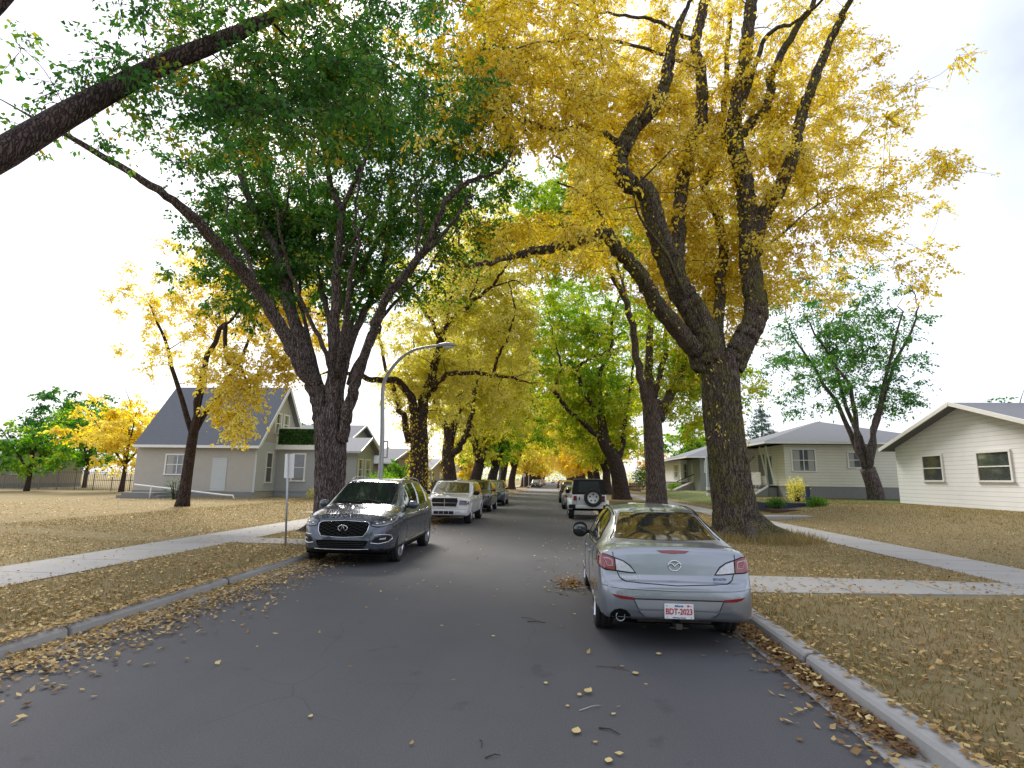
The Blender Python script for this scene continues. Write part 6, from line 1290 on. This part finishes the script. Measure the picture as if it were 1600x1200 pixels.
# ------------------------------------------------------------------ fallen leaves and grass
def scatter(name, label, cat, n, fn, size, m, tint, flat=True, droop=0., aspect=.6, curl=.3):
    """fn(n) -> x, y, z"""
    x, y, z = fn(n); k = len(x); a = rng.random(k)*6.283; L = size*(.6+.8*rng.random(k)); Wd = L*aspect*(.8+.4*rng.random(k))
    d = np.stack([np.cos(a), np.sin(a), rng.normal(size=k)*.22], 1); s = np.stack([-np.sin(a), np.cos(a), rng.normal(size=k)*.22], 1); up = np.array((0, 0, 1.))
    c0 = np.stack([x, y, z+.006+.012*rng.random(k)], 1); cu = (L*curl*rng.random(k))[:, None]*up
    A = c0-d*L[:, None]*.5+cu*.6; B = c0+s*Wd[:, None]*.5-d*L[:, None]*.05+cu*.5; C = c0+d*L[:, None]*.5+cu; E = c0-s*Wd[:, None]*.5-d*L[:, None]*.05+cu*.3
    V = np.stack([A, B, C, E], 1).reshape(-1, 3); V[:, 2] = np.maximum(V[:, 2], np.repeat(z, 4)+.003)
    o = link_mesh(name, np_mesh(name, V, np.arange(4*k).reshape(k, 4), tint(k)), m, None, False); return tag(o, label, cat, kind='stuff')
def gz(x):
    z = np.full(len(x), .145); z = np.where((x > KL) & (x < KR), .006, z); l = np.array([lawn_z(a)+.005 for a in x]); return np.where((x < -9.7) | (x > 9.3), l, z)
def pick(x, y, w_): k = rng.random(len(x)) < w_; x, y = x[k], y[k]; return x, y, gz(x)
def ydist(n, a=2., b=110., p=1.9): return a+(b-a)*rng.random(n)**p
def f_left(n): x = -5.3-rng.random(n)**1.3*22; y = ydist(n); return pick(x, y, np.where(x > -8, 1., np.where(x > -9.75, .16, .8))*(.45+.55*(np.sin(x*2.1+y)*np.sin(y*1.3-x) > -.2)))
def f_right(n): x = 2.5+rng.random(n)**1.2*13; y = ydist(n, 3); return pick(x, y, np.where(x < 7.7, .8, np.where(x < 9.3, .07, .6))*(.35+.65*(np.sin(x*1.9+y)*np.sin(y*1.1-x) > -.1)))
def f_kerbs(n):
    l = rng.random(n) < .6; x = np.where(l, KL+abs(rng.normal(size=n))*.55, KR-abs(rng.normal(size=n))*.32); y = ydist(n, 3, 100, 1.6); k = np.where(l, 1., np.where(y < 12, .3, 1.)); return pick(x, y, k)
def f_road(n):
    x = KL+(KR-KL)*rng.random(n); y = ydist(n, 2.5, 100, 1.5); e = np.minimum(x-KL, KR-x); return pick(x, y, (np.exp(-e/1.1)*.9+.035+.5*((x > -.4) & (y > 9) & (y < 60)))*np.clip((y-4)/7, .06, 1))
tn = lambda a, b: (lambda k: a+(b-a)*rng.random(k))
scatter('fallen_leaves', 'yellow and tan leaves lying over the left boulevard and yards', 'leaf litter', 135000, f_left, .06, M['dry'], tn(.2, .95))
scatter('fallen_leaves', 'tan leaves lying in the dry grass of the right boulevard', 'leaf litter', 80000, f_right, .058, M['dry'], tn(.1, .9))
scatter('fallen_leaves', 'orange-brown leaves drifted against both kerbs', 'leaf litter', 15000, f_kerbs, .06, M['dry'], tn(.05, .9))
scatter('fallen_leaves', 'scattered pale leaves on the asphalt', 'leaf litter', 9000, f_road, .055, M['dry'], tn(.2, 1.))
def f_pile(n): r = abs(rng.normal(size=n))*.22; a = rng.random(n)*6.28; c = G(893, 915); x = c.x+r*np.cos(a)*.8; y = c.y+r*np.sin(a)*1.7; return x, y, gz(x)+.05*rng.random(n)*np.exp(-r*4)
def f_lk(n): y = 5+rng.random(n)**1.2*40; x = KL-.15+abs(rng.normal(size=n))*.42; return x, y, np.where(x < KL, .142, .008)+.02*rng.random(n)
scatter('fallen_leaves', 'thick band of tan leaves filling the left gutter', 'leaf litter', 16000, f_lk, .05, M['dry'], tn(.25, 1.), curl=.6)
scatter('leaf_pile', 'small heap of rust-orange leaves on the road left of the silver sedan', 'leaf pile', 300, f_pile, .07, M['dry'], tn(.08, .45), curl=.5)
def f_gut(n): y = 4.2+rng.random(n)**.9*4.2; x = KR-.02-abs(rng.normal(size=n))*.13; return x, y, gz(x)+.03*rng.random(n)
scatter('gutter_leaves', 'dark brown leaf mulch packed in the right gutter behind the sedan', 'leaf litter', 2600, f_gut, .05, M['dry'], tn(.0, .25), curl=.6)
def f_gut2(n): y = 4.3+rng.random(n)**.7*2.6; x = KR-.05-abs(rng.normal(size=n))*.07; return x, y, gz(x)+.04
scatter('gutter_leaves', 'bright yellow leaves lying on the brown mulch in the right gutter', 'leaf litter', 70, f_gut2, .06, M['dry'], tn(.8, 1.), curl=.5)
def grass(name, label, n, fn, h, tint):
    x, y, z = fn(n); k = len(x); a = rng.random(k)*6.28; l = rng.normal(size=(k, 2))*.45; H = h*(.5+.9*rng.random(k)); wd = .006+.00022*y
    A = np.stack([x-np.cos(a)*wd, y-np.sin(a)*wd, z-.01], 1); B = np.stack([x+np.cos(a)*wd, y+np.sin(a)*wd, z-.01], 1); C = np.stack([x+l[:, 0]*H, y+l[:, 1]*H, z+H], 1)
    o = link_mesh(name, np_mesh(name, np.stack([A, B, C], 1).reshape(-1, 3), np.arange(3*k).reshape(k, 3), tint[0]+(tint[1]-tint[0])*rng.random(k)), M['grass'], None, False); tag(o, label, 'grass', kind='stuff')
def offwalk(x, y): return np.where((y > 9.) & (y < 10.6) & (x > 0), 0., 1.)*np.where((y > 13.5) & (y < 14.6) & (x < 0), 0., 1.)*np.where((x > 7.65) & (x < 9.35), 0, 1.)*np.where((x < -7.95) & (x > -9.75), 0, 1.)
def g_r(n): x = 2.62+rng.random(n)**1.3*16; y = ydist(n, 3, 45, 1.4); return pick(x, y, offwalk(x, y))
def g_l(n): x = -5.45-rng.random(n)*10; y = ydist(n, 6, 45, 1.4); return pick(x, y, offwalk(x, y)*.8)
def g_t(n): a = rng.random(n)*6.28; r = .8+rng.random(n)**1.5*1.5; x = 5.75+r*np.cos(a); y = 17.9+r*np.sin(a); return pick(x, y, np.where(x < 7.6, 1., 0.))
grass('grass', 'dry straw-coloured grass of the right boulevard', 120000, g_r, .04, (.35, 1.)); grass('grass', 'dry grass of the left boulevard and yards', 80000, g_l, .04, (.35, 1.)); grass('tall_grass', 'long dry grass around the mossy elm base', 7000, g_t, .20, (.4, 1.))
# leaves with a real outline near the camera, and a few fallen twigs
def near_leaf(px_, py_, L, lab, tint, curl=.25):
    g = G(px_, py_); a = rng.random()*6.28; prof = [(0, 0), (.12, .16), (.3, .30), (.5, .33), (.72, .24), (.9, .09), (1., 0)]; V = []; rows = []
    for i, (u, w_) in enumerate(prof):
        z = .004+L*curl*(abs(u-.45)**1.6)*1.2+.003
        V += [(u*L, w_*L, z+L*curl*w_*w_*3), (u*L, 0, z), (u*L, -w_*L, z+L*curl*w_*w_*2.2)]
    F = [(3*i+j, 3*i+j+1, 3*i+4+j, 3*i+3+j) for i in range(len(prof)-1) for j in (0, 1)]
    me = np_mesh('fallen_leaf', V, F, [tint]*len(F)); o = link_mesh('fallen_leaf', me, M['dry'] if tint < 1.5 else M['ly'], None); o.location = (g.x, g.y, .006); o.rotation_euler = (0, 0, a)
    s = MB(); s.tube([(-.35*L, .02*L, .004), (0, 0, .008)], .0016, 5); s.build('stalk', M['twig'], o); tag(o, lab, 'leaf'); return o
for a in ((852, 1068, .055, 'small pale leaf alone in the middle of the lane, left of the yellow clump', .95), (915, 1087, .10, 'largest yellow curled leaf of the clump on the near road', .9, .6), (905, 1090, .06, 'small leaf tucked against the large yellow curled leaf', .85), (898, 1150, .10, 'broad pale leaf near the bottom edge below the yellow clump', .95),
          (953, 1188, .075, 'lowest pale leaf at the bottom edge of the road', 1.), (990, 1052, .085, 'tan leaf with turned edge on the road behind the sedan', .8), (968, 1043, .05, 'small brown leaf beside the tan turned leaf', .4), (768, 995, .055, 'single pale leaf near the road centre', .95), (1004, 981, .05, 'yellow-brown leaf just behind the sedan bumper', .75),
          (955, 1119, .045, 'tiny yellow leaf between twig and broad pale leaf', .9), (926, 1163, .04, 'tiny tan leaf right of the broad pale leaf', .7), (887, 1104, .045, 'little tan leaf below left of the yellow clump', .8), (483, 1124, .05, 'lone pale leaf at lower left of the road', .9), (875, 925, .06, 'orange leaf left of the rust-orange leaf heap', .6), (863, 946, .05, 'tan leaf on open road nearer than the rust-orange leaf heap', .7)): near_leaf(*a)
for (x1, y1, x2, y2, r, lb) in ((905, 1112, 940, 1104, .004, 'pale grey forked twig below the yellow leaf clump'), (936, 1139, 968, 1149, .006, 'thick brown twig right of the broad pale leaf'), (758, 1186, 782, 1182, .005, 'short reddish twig at the bottom edge of the road'), (932, 1042, 985, 1050, .003, 'thin long twig behind the sedan exhaust'),
                                (824, 972, 852, 974, .006, 'brown stick on the lane left of the sedan wheel'), (750, 1158, 752, 1170, .004, 'tiny upright-lying twig near the bottom centre'), (870, 914, 893, 917, .004, 'stick poking from the rust-orange leaf heap'), (815, 966, 838, 970, .003, 'thin straw-like twig beside the brown stick')):
    a, b = G(x1, y1), G(x2, y2); mid = a.lerp(b, .5)+Vector((.01, .015, .01)); t = MB(); t.tube([(0, 0, .008), mid-a+Vector((0, 0, .006)), b-a+Vector((0, 0, .008))], [r, r*.8, r*.5], 7)
    if 'forked' in lb or 'long' in lb: t.tube([mid-a+Vector((0, 0, .006)), mid-a+Vector((.06, .03, .008))], [r*.7, r*.3], 6)
    o = t.build('twig', M['twig'] if 'grey' not in lb else M['galv'], None, True); o.location = a; tag(o, lb, 'twig')

# ------------------------------------------------------------------ parked cars far down the street
fc = small_car('parked_car', 'dark SUV facing the camera on the left just past the cross street', 'SUV', (-4.3, 122, 0), R(180), (.035, .045, .05), group='cars parked far down the street')
cols = {'white': paint('white_far_paint', (.6, .6, .6), 0), 'blue': paint('blue_far_paint', (.03, .04, .09), .4), 'grey': paint('grey_far_paint', (.2, .2, .21), .6), 'red': paint('red_far_paint', (.25, .03, .03), .3)}
for i, (x, y, rz, cn, lb) in enumerate(((-4.2, 131, 180, 'white', 'white car right behind the dark SUV past the cross street'), (-4.2, 141, 180, 'blue', 'dark blue car far down on the left'), (-4.3, 153, 180, 'blue', 'second blue car far down on the left'), (-4.2, 170, 180, 'grey', 'grey car far down on the left'), (-4.2, 190, 180, 'white', 'furthest white car on the left kerb'),
                                (1.3, 63, 0, 'grey', 'grey SUV beyond the cream one on the right kerb'), (1.3, 72, 0, 'white', 'white SUV on the right kerb before the cross street'), (1.3, 140, 0, 'red', 'red car far down on the right'), (-1.2, 260, 180, 'white', 'white vehicle driving in the middle at the end of the street'))):
    c = copy_tree(fc); c.location = (x, y, 0); c.rotation_euler = (0, 0, R(rz)); c['label'] = lb
    for ch in c.children:
        if ch.name.startswith('body'): ch.data = ch.data.copy(); ch.data.materials[0] = cols[cn]
